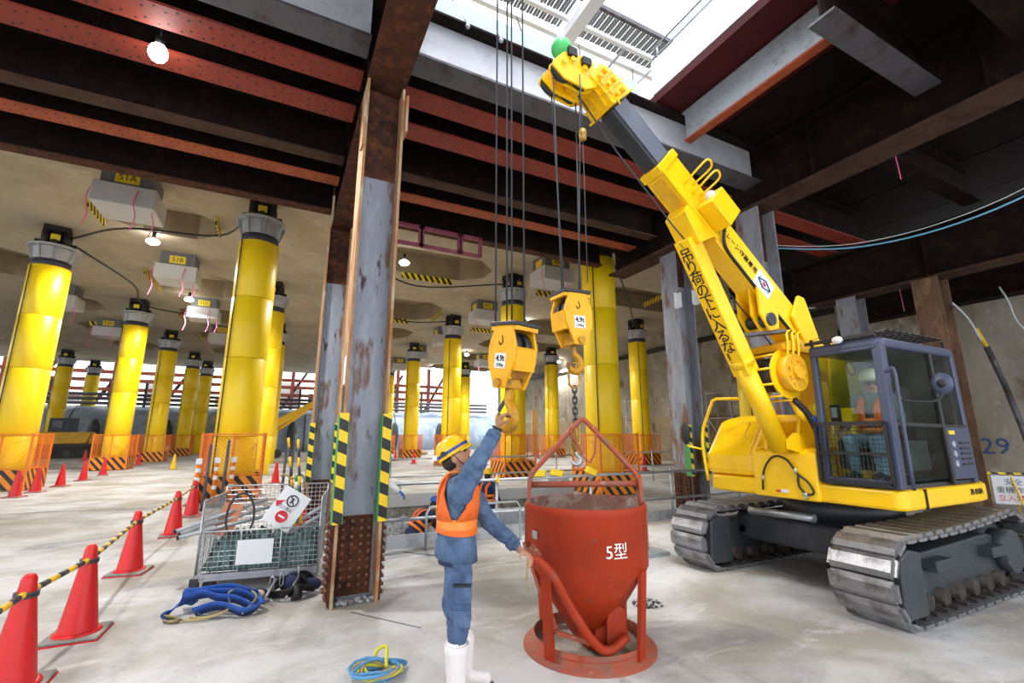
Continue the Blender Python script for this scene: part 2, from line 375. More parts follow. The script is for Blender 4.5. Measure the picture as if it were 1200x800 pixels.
m = MB(); m.box(PX0 - .1, PX1, PY1 - .05, PY1 + .45, .005, .30)
struct(m.build('trim_2', 'block', bevel=.02))
m = MB(); vs, fs = bumpy(PX0, PX1, PY1 - 1.1, PY1, -.40, .34, 50, 9, 5); m.add(vs, fs, 0, True)
struct(m.build('trim_3', 'gravel'))
m = MB()                                            # saw cuts and joints in the floor
m.bar((-6, 14.2, .001), (-1.9, 13.6, .001), .03, .004); m.bar((.75, 4.95, .001), (1.25, 4.3, .001), .012, .004); m.bar((2.2, 6.5, .001), (1.75, 7.0, .001), .05, .004)
struct(m.build('trim_4', 'dark'))

# ------------------------------------------------------------------ old station slab with coffers
ZS = 8.65
cx = [(-21.5, -18.7), (-12.2, -9.4), (-5.8, -2.5), (2.6, 7.6), (13.2, 20)]
cy = [(16.3, 19.0), (23.1, 27.2), (29.8, 33.3), (36.5, 40), (43.2, 46.7)]
bx = sorted({-32, 23} | {v for p in cx for v in p}); by = sorted({10.7, 57} | {v for p in cy for v in p})
m = MB(); coffers = []
for i in range(len(bx) - 1):
    for j in range(len(by) - 1):
        x0, x1, y0, y1 = bx[i], bx[i + 1], by[j], by[j + 1]
        if (x0 + x1) / 2 * .446 + (y0 + y1) / 2 * .895 > 49: continue
        if (x0, x1) in cx and (y0, y1) in cy:
            c = .85; o8 = [(x0 + c, y0), (x1 - c, y0), (x1, y0 + c), (x1, y1 - c), (x1 - c, y1), (x0 + c, y1), (x0, y1 - c), (x0, y0 + c)]
            q = [(x0, y0), (x1, y0), (x1, y1), (x0, y1)]
            for a, (b0, b1) in zip(q, ((7, 0), (1, 2), (3, 4), (5, 6))): m.add([(*a, ZS), (*o8[b0], ZS), (*o8[b1], ZS)], [(0, 1, 2)])
            coffers.append(o8)
        else: m.add([(x0, y0, ZS), (x1, y0, ZS), (x1, y1, ZS), (x0, y1, ZS)], [(0, 1, 2, 3)])
ceil = struct(m.build('ceiling', 'slab'))
for o8 in coffers:
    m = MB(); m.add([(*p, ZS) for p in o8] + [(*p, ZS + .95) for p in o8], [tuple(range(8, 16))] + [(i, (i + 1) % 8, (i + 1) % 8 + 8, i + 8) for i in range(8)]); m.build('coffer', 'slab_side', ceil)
m = MB()
for x0, x1 in ((-32, -13), (-13, 4), (4, 23)): m.box(x0, x1, 10.7, 57 if x1 < 5 else 48, ZS + 1.0, ZS + 1.3)
struct(m.build('ceiling', 'slab_side'))
m = MB(); m.box(-32, 23, 10.45, 10.7, 7.3, 9.9); struct(m.build('light_stop_plate', 'dark_beam'))  # unseen plate added to keep sky light out of the deck-to-slab gap

# hazard strips fixed along the coffer edges: top-level, thin boards
def warn(p0, p1, label):
    m = MB(); m.bar((0, 0, 0), V(p1) - V(p0), .04, .26)
    o = m.build('warning_strip', 'stripe_tape'); o.location = p0
    tag(o, label, 'warning strip', 'hazard strips on the coffer edges')
c = .85
for a, b, l in (
    ((-5.8, 16.9), (-5.8, 18.4), 'yellow and black strip beside the large hanging concrete block at upper left'),
    ((-2.5, 16.6), (-2.5, 17.8), 'short yellow and black strip on coffer edge left of the widest yellow column capital'),
    ((-5.8, 23.4), (-5.8, 26.4), 'long slanted yellow and black strip left of block 51B'),
    ((-5.8, 31.0), (-5.8, 33.0), 'slanted hazard strip left of block 51C'),
    ((-5.8, 38.0), (-5.8, 40.0), 'small slanted hazard strip left of block 51D'),
    ((4.1, 19.0), (6.4, 19.0), 'long hazard strip beside the round lamp right of the big steel column'),
    ((7.6, 24.2), (7.6, 26.2), 'short hazard strip on coffer edge above the column over the helmet'),
    ((5.2, 27.2), (6.4, 27.2), 'hazard strip just right of the big steel column, lower of two'),
    ((10.6, 18.6), (12.4, 18.6), 'hazard strip under the white hanging block behind the crane ropes'),
    ((16.6, 16.3), (16.9, 18.0), 'hazard strip on coffer edge left of the pale steel column'),
    ((-11.35, 36.5), (-9.5, 36.5), 'hazard strip far left between two yellow columns'),
    ((-11.35, 29.8), (-10.2, 29.8), 'hazard strip on coffer edge right of the left front column'),
    ((10.6, 27.4), (12.4, 27.4), 'hazard strip under the grey hanging block left of the free hook')):
    warn((a[0], a[1], ZS - .14), (b[0], b[1], ZS - .14), l)

# ------------------------------------------------------------------ walls
m = MB(); m.box(17.5, 18.1, -6, 9, 0, 5.35); wr = struct(m.build('wall_right', 'concrete_wall'))
m = MB(); m.box(17.5, 23.5, 8.6, 9.0, 0, 9.6); struct(m.build('wall_rear', 'concrete_wall'))
m = MB(); m.box(23, 23.5, 9, 50, 0, 9.6); struct(m.build('wall_back_right', 'concrete_wall'))
m = MB(); m.bar((22.85, 9, 7.45), (22.85, 50, 7.45), .22, .28); struct(m.build('trim_6', 'black'))
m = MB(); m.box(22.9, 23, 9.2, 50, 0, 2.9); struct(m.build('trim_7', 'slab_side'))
text('29', .62, 'text_blue', wr, frame((17.49, 5.52, 1.34), (0, -1, 0), (0, 0, 1)), 'marker_number')

# ------------------------------------------------------------------ steel deck over the near part
deck = None
def plate(x0, x1, y0, y1, mt, z=7.2):
    global deck
    m = MB(); m.box(x0 + .008, x1 - .008, y0 + .008, y1 - .008, z + random.uniform(0, .012), z + .15)
    if deck is None:
        deck = struct(m.build('ceiling', mt)); return
    m.build('deck_plate', mt, deck)
for k in range(7): plate(-14 + k * 2.15, -14 + (k + 1) * 2.15, -6, 10.45, 'black_deck')
plate(1.05, 4.1, 5.35, 10.45, 'black_deck'); plate(4.1, 7.0, 5.35, 10.45, 'black_deck'); plate(7.0, 7.75, 7.4, 10.45, 'black_deck')
plate(1.05, 5.2, -6, .6, 'maroon_deck')
plate(1.05, 1.35, .6, 3.9, 'red_beam')
plate(5.2, 6.05, -6, 5.35, 'maroon_deck')
for k in range(3): plate(6.05 + k * .7, 6.05 + (k + 1) * .7, -6, 5.35, ('maroon_deck', 'black_deck', 'black_deck')[k])
for k in range(5): plate(8.15 + k * 1.97, 8.15 + (k + 1) * 1.97, -6, 10.45, 'black_deck')
plate(7.75, 8.15, -6, 10.45, 'black_deck')

# ------------------------------------------------------------------ girders and cross beams
def ibeam(name, label, axis, a0, a1, c, z0, z1, w, mf, mw, tf=.035, holes=None, grp=None, stiff=0, mtop=None):
    """I-section along x or y, centred on c across; parts: bottom flange, web, top flange"""
    t = thing(name, label, 'beam', (a0, c, z0) if axis == 'x' else (c, a0, z0), 0, grp); L = a1 - a0
    def B(u0, u1, v0, v1, w0, w1):
        m = MB(); return m.box(u0, u1, v0, v1, w0, w1) if axis == 'x' else m.box(v0, v1, u0, u1, w0, w1)
    B(0, L, -w / 2, w / 2, 0, tf).build('bottom_flange', mf, t)
    B(0, L, -.012, .012, tf, z1 - z0 - tf).build('web', mw, t)
    B(0, L, -w / 2, w / 2, z1 - z0 - tf, z1 - z0).build('top_flange', mtop or mw, t)
    for k in range(stiff):
        u = L * (k + .5) / stiff
        B(u, u + .02, -w / 2 + .01, w / 2 - .01, tf, z1 - z0 - tf).build('stiffener', mw, t)
    if holes:
        m = MB(); u = holes[0] - a0
        while u < holes[1] - a0:
            for v in (-w * .36, -w * .22, w * .22, w * .36):
                uu = u + (.1 if abs(v) < w * .3 else 0)
                p = (uu, v) if axis == 'x' else (v, uu)
                m.cyl((*p, -.006), (*p, 0), .014, n=6)
            u += .22
        m.build('bolt_holes', 'black', t, kind='stuff')
    return t
ibeam('main_girder', 'deep rusty girder carried by the main steel column, running away from camera', 'y', -6, 10.5, .80, 5.96, 7.15, .46, 'rust', 'dark_beam', .05, stiff=8, grp=None)
ibeam('steel_girder', 'heavy brown girder above the crane boom resting on the two right steel columns', 'y', -6, 9.6, 8.08, 6.0, 7.15, .56, 'brown_beam', 'dark_beam', .05, stiff=7)
ibeam('steel_girder', 'low dark girder at far right above the cab roof', 'y', -3, 9.0, 12.9, 5.1, 6.3, .5, 'brown_beam', 'dark_beam', .05, stiff=4)
ibeam('steel_girder', 'dark girder running along the top of the right concrete wall', 'y', -6, 8.6, 17.4, 5.36, 6.5, .6, 'dark_beam', 'dark_beam', .05)
XB = (-14, 12.8)
def cross(y, w, mf, mw, label, x0=XB[0], x1=XB[1], z0=6.4, holes=None, mtop=None):
    # every cross beam is cut at the girders it frames into
    segs = [(max(x0, a), min(x1, b)) for a, b in ((-14, .56), (1.04, 7.79), (8.37, 17)) if min(x1, b) - max(x0, a) > .3]
    for (a, b), side_ in zip(segs, [('left of the main girder' if s[0] < .5 else 'between the main girder and the crane' if s[0] < 5 else 'right of the crane girder') for s in segs]):
        ibeam('cross_beam', label + ', ' + side_, 'x', a, b, y, z0, 7.18, w, mf, mw, holes=(max(a, -7), min(b, 8)) if holes and a < 7 else None, grp='cross beams under the deck', mtop=mtop)
cross(5.13, .38, 'blue_beam', 'lit_web', 'blue grey cross beam at the rim of the skylight opening', x0=-14, x1=7.8, mtop='dark_beam')
cross(5.76, .37, 'red_beam', 'dark_beam', 'front red cross beam with rows of bolt holes', holes=1)
cross(6.50, .38, 'red_beam', 'dark_beam', 'second red cross beam with rows of bolt holes', holes=1)
cross(7.84, .26, 'brown_beam', 'dark_beam', 'narrow brown cross beam behind the red pair')
cross(8.58, .30, 'orange_beam', 'dark_beam', 'orange red cross beam with bolt holes near the slab', holes=1, x1=12.8)
cross(9.95, .24, 'rust', 'dark_beam', 'rusty cross beam at the slab edge', x1=7.8)
ibeam('cross_beam', 'purple grey cross beam at upper right beside the skylight', 'x', 5.25, 7.78, 2.38, 6.45, 7.18, .30, 'blue_beam', 'dark_beam', grp='cross beams under the deck')
ibeam('cross_beam', 'dark cross beam in the top right corner', 'x', 5.25, 7.78, 1.35, 6.45, 7.18, .30, 'dark_beam', 'dark_beam', grp='cross beams under the deck')
ibeam('deck_stringer', 'orange edged silver stringer under the maroon deck right of the boom', 'y', 2.45, 4.93, 5.86, 6.62, 7.18, .15, 'orange_beam', 'galv_dull')
for y, l in ((3.6, 'first'), (1.6, 'second')):
    ibeam('cross_beam', 'dark cross beam over the cab, %s in front of the red ones' % l, 'x', 8.37, 12.8, y, 6.5, 7.18, .3, 'dark_beam', 'dark_beam', grp='cross beams under the deck')
# white fascia and rails round the skylight opening
m = MB(); m.box(5.2, 5.32, .6, 5.0, 7.36, 8.0); f = m.build('opening_curb', 'fascia'); tag(f, 'white curb along the right edge of the skylight opening', 'curb')
m = MB()
for z in (8.12, 8.3): m.tube([(5.26, .6, z), (5.26, 5.0, z)], .018, 6)
for k in range(9): m.tube([(5.26, .65 + k * .53, 8.0), (5.26, .65 + k * .53, 8.3)], .014, 6)
m.build('curb_rail', 'galv_dull', f)
m = MB(); m.box(1.4, 5.15, 5.3, 5.33, 7.36, 7.85)
tag(m.build('skirting_sheet', 'blue_sheet'), 'pale blue sheet standing on the far rim of the skylight opening', 'sheet')
for i, x in enumerate((1.75, 2.25)):
    m = MB(); m.tube(smooth_path([(x, 5.0, 7.5), (x - .02, 4.93, 7.25), (x + .03, 4.92, 7.12)]), .016, 6); m.sphere((x + .03, 4.92, 7.1), .035, 8, 6)
    tag(m.build('cable_hanger', 'galv_dull'), 'small cable hanger on the skylight rim, %s' % ('left one' if i == 0 else 'right one'), 'hanger')

# canopy high above the opening
can = thing('roof_canopy', 'white framed canopy roof with grey louvres high above the skylight opening', 'canopy', (4, 4, 15))
def W2(b): return (can.location.x, can.location.y, can.location.z)
for (x0, x1, y0, y1) in ((2.4, 7.15, 9.65, 10.22), (7.65, 11.15, 9.65, 10.22), (2.4, 7.15, 10.42, 10.74), (7.65, 11.15, 10.42, 10.74)):
    m = MB(); n = int((x1 - x0) / .115)
    for k in range(n): m.box(x0 + k * .115, x0 + k * .115 + .085, y0, y1, 15.0 + .02 * (k % 2), 15.04 + .02 * (k % 2))
    m.build('louvre_panel', 'louvre', can, W2(0))
for y, w, z, mt in ((9.5, .12, 15.0, 'blue_beam'), (10.26, .12, 14.9, 'fascia'), (10.9, .16, 14.9, 'fascia'), (12.0, .14, 14.9, 'blue_beam')):
    m = MB(); m.box(0, 13.5, y, y + w, z, z + .16); m.build('canopy_beam', mt, can, W2(0))
for x, w in ((7.18, .42), (12.2, .2), (2.0, .3)):
    m = MB(); m.box(x, x + w, -2, 13, 14.5, 14.85); m.build('canopy_rafter', 'fascia', can, W2(0))
for x, w in ((10.9, .05), (12.0, .05), (9.4, .08)):
    m = MB(); m.box(x, x + w, 2 if w < .06 else 10.2, 12.2, 14.7, 14.76); m.build('canopy_tie', 'galv_dull', can, W2(0))
for k in range(4):
    m = MB(); m.bar((3.2 + k * 2.4, 10.9, 14.9), (4.2 + k * 2.4, 12.0, 14.9), .05, .05); m.build('canopy_brace', 'galv_dull', can, W2(0))
for x in (2.05, 7.3, 12.2):
    m = MB(); m.box(x, x + .2, 12.8, 13.0, 9.95, 14.5); m.build('canopy_post', 'fascia', can, W2(0))
for x0, x1, y0, y1 in ((11.2, 12.05, 9.62, 10.24), (11.3, 11.95, 10.4, 10.85)):
    m = MB(); m.box(x0, x1, y0, y1, 15.0, 15.05); m.build('roof_light', 'roof_blue', can, W2(0))

m = MB(); m.box(-2, 7.2, 3.0, 3.35, 14.4, 14.8); m.build('canopy_beam', 'fascia', can, W2(0))

# ------------------------------------------------------------------ steel columns
def steel_column(label, x0, y0, zt, w=.46, d=.45, web='steel_col', guard=1, splice=1, g0=.78, g1=1.88, upper=4.75, fm=None):
    t = thing('steel_column', label, 'column', (x0 + w / 2, y0 + d / 2, 0), 0, 'steel H columns')
    o = (x0 + w / 2, y0 + d / 2, 0)
    for s in (0, 1):
        a = x0 if s == 0 else x0 + w - .03
        m = MB(); m.box(a, a + .03, y0, y0 + d, 0, zt); m.build('flange', fm or ('rust_edge' if web == 'steel_col' else 'steel_col2'), t, o)
    m = MB(); m.box(x0 + .03, x0 + w - .03, y0 + d / 2 - .012, y0 + d / 2 + .012, 0, upper); m.build('web', web, t, o)
    m = MB(); m.box(x0 + .03, x0 + w - .03, y0 + d / 2 - .014, y0 + d / 2 + .014, upper, zt); m.build('web_head', 'rust', t, o)
    if splice:
        m = MB()
        for a, b in ((x0 - .02, x0), (x0 + w, x0 + w + .02)): m.box(a, b, y0 + .01, y0 + d - .01, .02, .84)
        m.box(x0 + .06, x0 + w - .06, y0 + d / 2 - .034, y0 + d / 2 - .012, .05, .82)
        m.build('splice_plate', 'rust', t, o)
        m = MB()
        for k in range(10):
            z = .08 + k * .077
            for q in (.06, .14, .31, .39):
                m.cyl((x0 - .055, y0 + q, z), (x0 - .02, y0 + q, z), .019, n=6); m.cyl((x0 + w + .02, y0 + q, z), (x0 + w + .055, y0 + q, z), .019, n=6)
            for q in (.10, .19, .28, .36):
                if k > 0: m.cyl((x0 + q, y0 + d / 2 - .068, z), (x0 + q, y0 + d / 2 - .034, z), .019, n=6)
        m.build('splice_bolts', 'rust_bolt', t, o, kind='stuff')
    if guard:
        for a in (x0 - .035, x0 + w - .055):
            m = MB(); m.box(a, a + .09, y0 - .045, y0 - .005, g0, g1); m.build('corner_guard', 'stripe_col', t, o)
            for e in (a - .006, a + .09):
                m = MB(); m.box(e, e + .006, y0 - .046, y0 + .10, g0, g1 - .02); m.build('guard_edge', 'green_tape', t, o)
    return t
sc1 = steel_column('big weathered steel column in the middle foreground with striped corner guards and bolted foot', .57, 5.10, 5.96)
o1 = (.80, 5.325, 0)
for z0, z1, c in ((2.05, 2.42, 'dark'), (2.44, 2.75, 'sign_white')):
    m = MB(); m.box(.562, .568, 5.14, 5.30, z0 - .25, z1 - .25); m.build('notice_plate', c, sc1, o1)
m = MB(); m.box(.545, .575, 5.05, 5.2, 5.0, 5.6); m.box(1.03, 1.06, 5.0, 5.2, 5.3, 5.8); m.build('bracket', 'rust_edge', sc1, o1)
random.seed(11)
m = MB()
for k in range(26): m.sphere((.65 + random.random() * .42, 5.14 + random.random() * .16, .02), (.03, .025, .02), 6, 4)
tag(m.build('gravel_pile', 'gravel', kind=None), 'small heap of broken stones in the foot of the big steel column', 'gravel')['kind'] = 'stuff'
steel_column('second steel column right behind the big one, left of it in view', .52, 9.55, 5.96, guard=1)
pc = steel_column('pale steel column between the crane ropes and the boom cylinder', 8.08, 7.45, 6.0, .52, .5, 'steel_col2', guard=1, splice=1, upper=5.2)
for a, z in ((8.04, 4.75), (8.625, 4.9)):
    m = MB(); m.box(a - .02, a - .01, 7.3, 7.5, z - .2, z + .16); m.box(a - .14, a - .01, 7.40, 7.41, z - .2, z + .16); m.build('notice_sheet', 'sign_white', pc, (8.34, 7.7, 0))
steel_column('rust streaked steel column seen behind the crane boom', 7.84, 5.12, 6.0, .5, .48, 'steel_col2', guard=0, splice=0, upper=5.0)
steel_column('short steel column above the cab roof with a brown top', 12.66, 6.0, 5.1, .46, .45, 'steel_col2', guard=0, splice=0, upper=4.4)
steel_column('brown steel column behind the rear of the cab', 12.64, 4.35, 5.1, .5, .48, 'brown_beam', guard=0, splice=0, upper=4.2, fm='rust_brown')
# pink window-like frame hung on the slab edge
pf = thing('pink_frame', 'pink painted open frame bolted under the slab edge right of the main column', 'frame', (2.9, 9.79, 5.98))
for a, b in ((-1.4, -.4), (-.36, .55), (.6, 1.1)):
    m = MB()
    for z in (-.02, .42): m.bar((a, 0, z), (b, 0, z), .08, .08)
    for x in (a, b): m.bar((x, 0, -.05), (x, 0, .46), .08, .08)
    m.build('frame_bay', 'dull_pink', pf)

# ------------------------------------------------------------------ yellow steel pipe columns under the slab
RC = .53
def make_yellow(label, loc):
    t = thing('yellow_column', label, 'column', loc, 0, 'yellow columns under the slab')
    cuts = [0, 1.62, 3.75, 5.5, 7.2]; n = 28
    for z0, z1 in zip(cuts, cuts[1:]):
        m = MB(); m.lathe([(RC - .012, z0 + .004), (RC, z0 + .02), (RC, z1 - .02), (RC - .012, z1 - .004)], n, cap=False); m.build('sleeve', 'col_yellow', t)
    m = MB(); m.lathe([(RC - .03, 0), (RC - .03, 7.2)], n, cap=False)
    m.build('pipe', 'black', t)
    m = MB(); m.tube([(-RC * .74 - .03, -RC * .74, .02), (-RC * .73 - .03, -RC * .73, 3.5), (-RC * .74 - .03, -RC * .74, 7.15)], .018, 5); m.build('sleeve_seam', 'black', t)
    m = MB(); m.lathe([(RC * .93, 7.16), (RC * .93, 7.42)], n); m.build('collar', 'collar', t)
    m = MB(); m.lathe([(RC * .86, 7.40), (RC * .92, 7.44), (RC * 1.04, 7.84)], 12, smooth=False); m.build('capital', 'capital', t)
    m = MB()
    for k in range(8):
        a = PI / 4 * k + .2; c, s_ = math.cos(a), math.sin(a)
        q = [(RC * .88, 7.42), (RC * .98, 7.42), (RC * 1.25, 7.88), (RC * .9, 7.88)]
        e = V((-s_, c, 0)) * .014
        vs = [V((c * r, s_ * r, z)) + e for r, z in q] + [V((c * r, s_ * r, z)) - e for r, z in q]
        m.add(vs, [(0, 1, 2, 3), (7, 6, 5, 4)] + [(i, i + 4, (i + 1) % 4 + 4, (i + 1) % 4) for i in range(4)])
    m.build('capital_rib', 'capital', t)
    m = MB(); m.lathe([(RC * 1.28, 7.86), (RC * 1.28, 7.92)], 24, smooth=False); m.build('capital_plate', 'capital', t)
    m = MB(); m.box(-.34, .34, -.34, .34, 8.45, 8.65)
    for x, y in ((-.24, -.24), (.24, -.24), (-.24, .24), (.24, .24), (0, -.3)): m.cyl((x, y, 7.92), (x, y, 8.46), .13, n=10)
    m.box(-.52, .52, -.06, .06, 7.92, 8.15); m.box(-.06, .06, -.52, .52, 7.92, 8.10); m.build('jack', 'black', t)
    m = MB(); m.box(-.12, .12, -.44, -.42, 8.1, 8.3); m.build('jack_tag', 'label_yellow', t)
    return t
YC = [(-1.07, 14.78, 'widest yellow column, left of the big steel column, behind the mesh cart'),
      (-7.5, 20.1, 'big yellow column at the left edge of the photo'),
      (-7.27, 29.45, 'yellow column second from the left edge, right of the tracked yellow truck'),
      (-7.3, 37.5, 'third yellow column of the left row, behind the small yellow cone'),
      (-7.2, 46.6, 'slender yellow column left of the widest one, fourth of its row'),
      (-6.9, 52.0, 'thin farthest yellow column just left of the widest one'),
      (-16.5, 50, 'distant yellow column rising behind the tracked yellow truck'),
      (-16.4, 56.1, 'short looking distant yellow column right of the tracked truck'),
      (-.85, 23.2, 'yellow column mostly hidden behind the widest one'),
      (-.75, 31.8, 'yellow column, the rear one hidden behind the widest one'),
      (8.72, 11.27, 'tall yellow column right behind the chain of the bucket'),
      (8.7, 17.36, 'yellow column directly behind the free hook block'),
      (8.65, 25.2, 'yellow column above the helmet of the worker'),
      (8.7, 34.45, 'yellow column midway between the steel column and the worker'),
      (8.72, 43.6, 'thin yellow column at the right edge of the steel column'),
      (15.6, 41.6, 'distant yellow column half hidden right of the one above the helmet'),
      (19.1, 31.2, 'slim yellow column between the two hook blocks'),
      (19.1, 21.1, 'yellow column left of the pale steel column'),
      (19.1, 13.8, 'yellow column seen under the crane boom behind the winch')]
y0 = None
for x, y, l in YC:
    if y0 is None: y0 = make_yellow(l, (x, y, 0))
    else:
        c_ = copy_tree(y0); relabel(c_, l, (x, y, 0), random.uniform(-.3, .3))

# orange mesh guards round the column feet
def make_guard(label, loc):
    t = thing('column_guard', label, 'guard fence', loc, 0, 'orange mesh guards round the columns'); h = .68
    for k in range(4):
        a = k * PI / 2; c, s_ = math.cos(a), math.sin(a)
        def P(u, z, o=0): return (c * (h + o) - s_ * u, s_ * (h + o) + c * u, z)
        m = MB()
        vs = [P(-h, .03), P(h, .03), P(h, .62), P(-h, .62), P(-h, .03, .02), P(h, .03, .02), P(h, .62, .02), P(-h, .62, .02)]
        m.add(vs, [(0, 1, 2, 3), (7, 6, 5, 4), (0, 4, 5, 1), (1, 5, 6, 2), (2, 6, 7, 3), (3, 7, 4, 0)]); m.build('striped_board', 'stripe_guard', t)
        m = MB(); m.bar(P(h, 0, .01), P(h, 1.72, .01), .05, .05, (1, 0, 0)); m.build('post', 'orange_mesh', t)
        m = MB(); m.bar(P(-h, 1.68), P(h, 1.68), .03, .03); m.bar(P(-h, .66), P(h, .66), .03, .03); m.bar(P(0, .62), P(0, 1.7), .05, .03, (c, s_, 0))
        m.build('mesh_frame', 'orange_mesh', t)
        m = MB(); st = .10; n = int(2 * h / st)
        for q in range(-10, n):
            for sg in (1, -1):
                u0, z0_, u1, z1_ = q * st, .66, q * st + 1.02, 1.68
                if u0 < 0: z0_ += -u0; u0 = 0
                if u1 > 2 * h: z1_ -= u1 - 2 * h; u1 = 2 * h
                if u1 - u0 > .03: m.bar(P(sg * (u0 - h), z0_), P(sg * (u1 - h), z1_), .006, .006, (c, s_, 0))
        m.build('wire_mesh', 'orange_mesh', t, kind='stuff')
    return t
g0 = None
for i, l in ((0, 'striped mesh guard round the widest yellow column behind the mesh cart'), (1, 'striped mesh guard at the left edge of the photo round the big column foot'),
             (2, 'striped mesh guard round the second yellow column from the left'), (3, 'striped mesh guard behind the small yellow cone'), (4, 'small distant striped guard left of the widest column'),
             (10, 'striped mesh guard directly behind the bucket bail'), (11, 'striped mesh guard right behind the raised arm'), (12, 'striped mesh guard behind the worker helmet'),
             (13, 'striped mesh guard between steel column and worker'), (14, 'striped guard at the right edge of the big steel column'), (16, 'small striped guard behind the chain'),
             (17, 'striped mesh guard left of the pale steel column'), (18, 'striped mesh guard hidden behind the crane body')):
    loc = (YC[i][0], YC[i][1], 0)
    if g0 is None: g0 = make_guard(l, loc)
    else: relabel(copy_tree(g0), l, loc)
# numbered concrete blocks hanging under the slab
def make_block(txt, label, loc, s=1.0):
    t = thing('hanging_block', label, 'concrete block', loc, 0, 'numbered blocks under the slab')
    m = MB(); m.box(-.68, .68, -.62, .62, 7.55, 8.12); m.build('block', 'block', t, bevel=.03)
    m = MB(); m.box(-.56, .56, -.5, .5, 8.12, 8.65); m.build('upper_box', 'box_grey', t)
    m = MB(); m.box(-.26, .26, -.515, -.50, 8.2, 8.5); m.build('number_plate', 'label_yellow', t)
    text(txt, .24, 'text_black', t, frame((0, -.518, 8.35), (1, 0, 0), (0, 0, 1)), 'number')
    m = MB(); m.box(-.575, -.56, -.24, .24, 8.2, 8.5); m.build('side_plate', 'label_yellow', t)
    for a in ((-.7, -.5), (.3, -.64), (.62, -.3)):
        m = MB(); m.tube(smooth_path([(a[0], a[1], 8.0), (a[0] - .05, a[1] - .03, 7.6), (a[0] + .04, a[1] - .06, 7.2), (a[0] - .06, a[1], 6.85)], 3), .014, 5); m.build('ribbon', 'pink', t)
    return t
for x, y, tx, l in ((-4.25, 14.9, '51A', 'big white hanging concrete block under the deck edge at upper left'),
        (-4.2, 21.3, '51B', 'white hanging block with plate 51B left of the widest column'), (-4.15, 27.9, '51C', 'white hanging block with plate 51C, third of the left row'),
        (-4.0, 34.6, '51D', 'small hanging block with plate 51D beside the widest column'), (-9.9, 28.2, '52C', 'hanging block right of the left front column'), (-10, 35.6, '52D', 'hanging block between the second and third left columns'),
        (9.2, 14.9, '49B', 'white hanging block behind the crane ropes'), (9.2, 21.8, '49C', 'hanging block with plate 49C left of the free hook ropes'),
        (9.2, 28.6, '49D', 'hanging block above the gap beside the fourth column'), (9.2, 35.3, '49E', 'smaller hanging block left of the column over the helmet'),
        (9.2, 41.9, '49F', 'tiny hanging block right of the big steel column'), (15.4, 28.6, '48D', 'hanging block behind the free hook block, right side'), (15.4, 36.5, '48E', 'distant hanging block beside the hidden distant column')):
    make_block(tx, l, (x, y, 0))
# lamps under the slab
for i, (x, y, l) in enumerate(((-4.61, 18.96, 'round ceiling lamp under the big hanging block at left'), (-4.7, 26.75, 'round ceiling lamp below the block 51B'), (3.75, 17.02, 'round ceiling lamp right of the big steel column'),
        (13.4, 35.4, 'small round lamp behind the free hook block, upper left'), (13.4, 44.8, 'tiny round lamp beside the fourth column, far back'), (12.9, 24.0, 'round ceiling lamp right of the free hook block'), (22.4, 35.2, 'small round lamp near the far right wall'))):
    t = thing('ceiling_lamp', l, 'lamp', (x, y, 8.3), 0, 'round lamps under the slab')
    m = MB(); m.sphere((0, 0, 0), (.2, .2, .11), 14, 8); m.build('bulb', 'lamp', t)
    m = MB(); m.lathe([(.06, .09), (.06, .36)], 10); m.build('stem', 'black', t)
    lamp((x, y, 7.75), 1500, .18, rot=(0, 0, 0), spot=160)
fl = thing('floodlight', 'bright floodlight hanging under the red beams at upper left', 'lamp', (-1.75, 6.13, 6.2))
m = MB(); m.sphere((0, 0, 0), (.10, .10, .12), 16, 10); m.build('bulb', 'lamp', fl)
m = MB(); m.lathe([(.05, .10), (.05, .2)], 10); m.tube([(0, 0, .2), (0, 0, .98)], .012, 6); m.build('cable', 'black', fl)
lamp((-1.75, 6.13, 6.02), 700, .12, rot=(0, 0, 0), spot=160)
for x, y, e, l in ((-6.5, 3.5, 160, 'left'), (3, -3.5, 160, 'rear'), (10.6, .8, 70, 'right')):  # added fill lights out of view, each given a bulb and cable
    m = MB(); m.sphere((x, y, 6.15), (.1, .1, .12), 14, 8); m.build('work_or_fill_lamp', 'lamp', deck); m = MB(); m.tube([(x, y, 6.25), (x, y, 7.2)], .02, 6); m.build('fill_lamp_cable', 'black', deck)
    lamp((x, y, 6.0), e * 3, .2, rot=(0, 0, 0), spot=150)

# cables strung below the slab
for i, pts in enumerate((((-7.1, 19.95, 8.3), (-5.2, 18.2, 8.35), (-2.5, 17.6, 8.4), (-1.4, 15.0, 8.3)), ((-7.1, 20.4, 8.2), (-6.5, 25, 8.25), (-6.9, 29.2, 8.3), (-3.9, 30.6, 8.3)),
                         ((2.55, 18.5, 8.63), (5, 19.6, 8.3), (8.4, 17.6, 8.3)), ((2.55, 25.5, 8.63), (6.2, 26.3, 8.3), (8.3, 25.3, 8.3)), ((9.0, 11.5, 8.3), (13, 15, 8.1), (18.8, 20.9, 8.3)))):
    m = MB(); m.tube(smooth_path(pts, 6), .035, 6)
    tag(m.build('cable', 'black'), 'black cable strung under the slab, %s' % ('from the left column to the widest one', 'along the left row of columns', 'from the coffer to the column behind the free hook', 'to the column above the helmet', 'from the chain column towards the right wall')[i], 'cable', 'black cables under the slab')

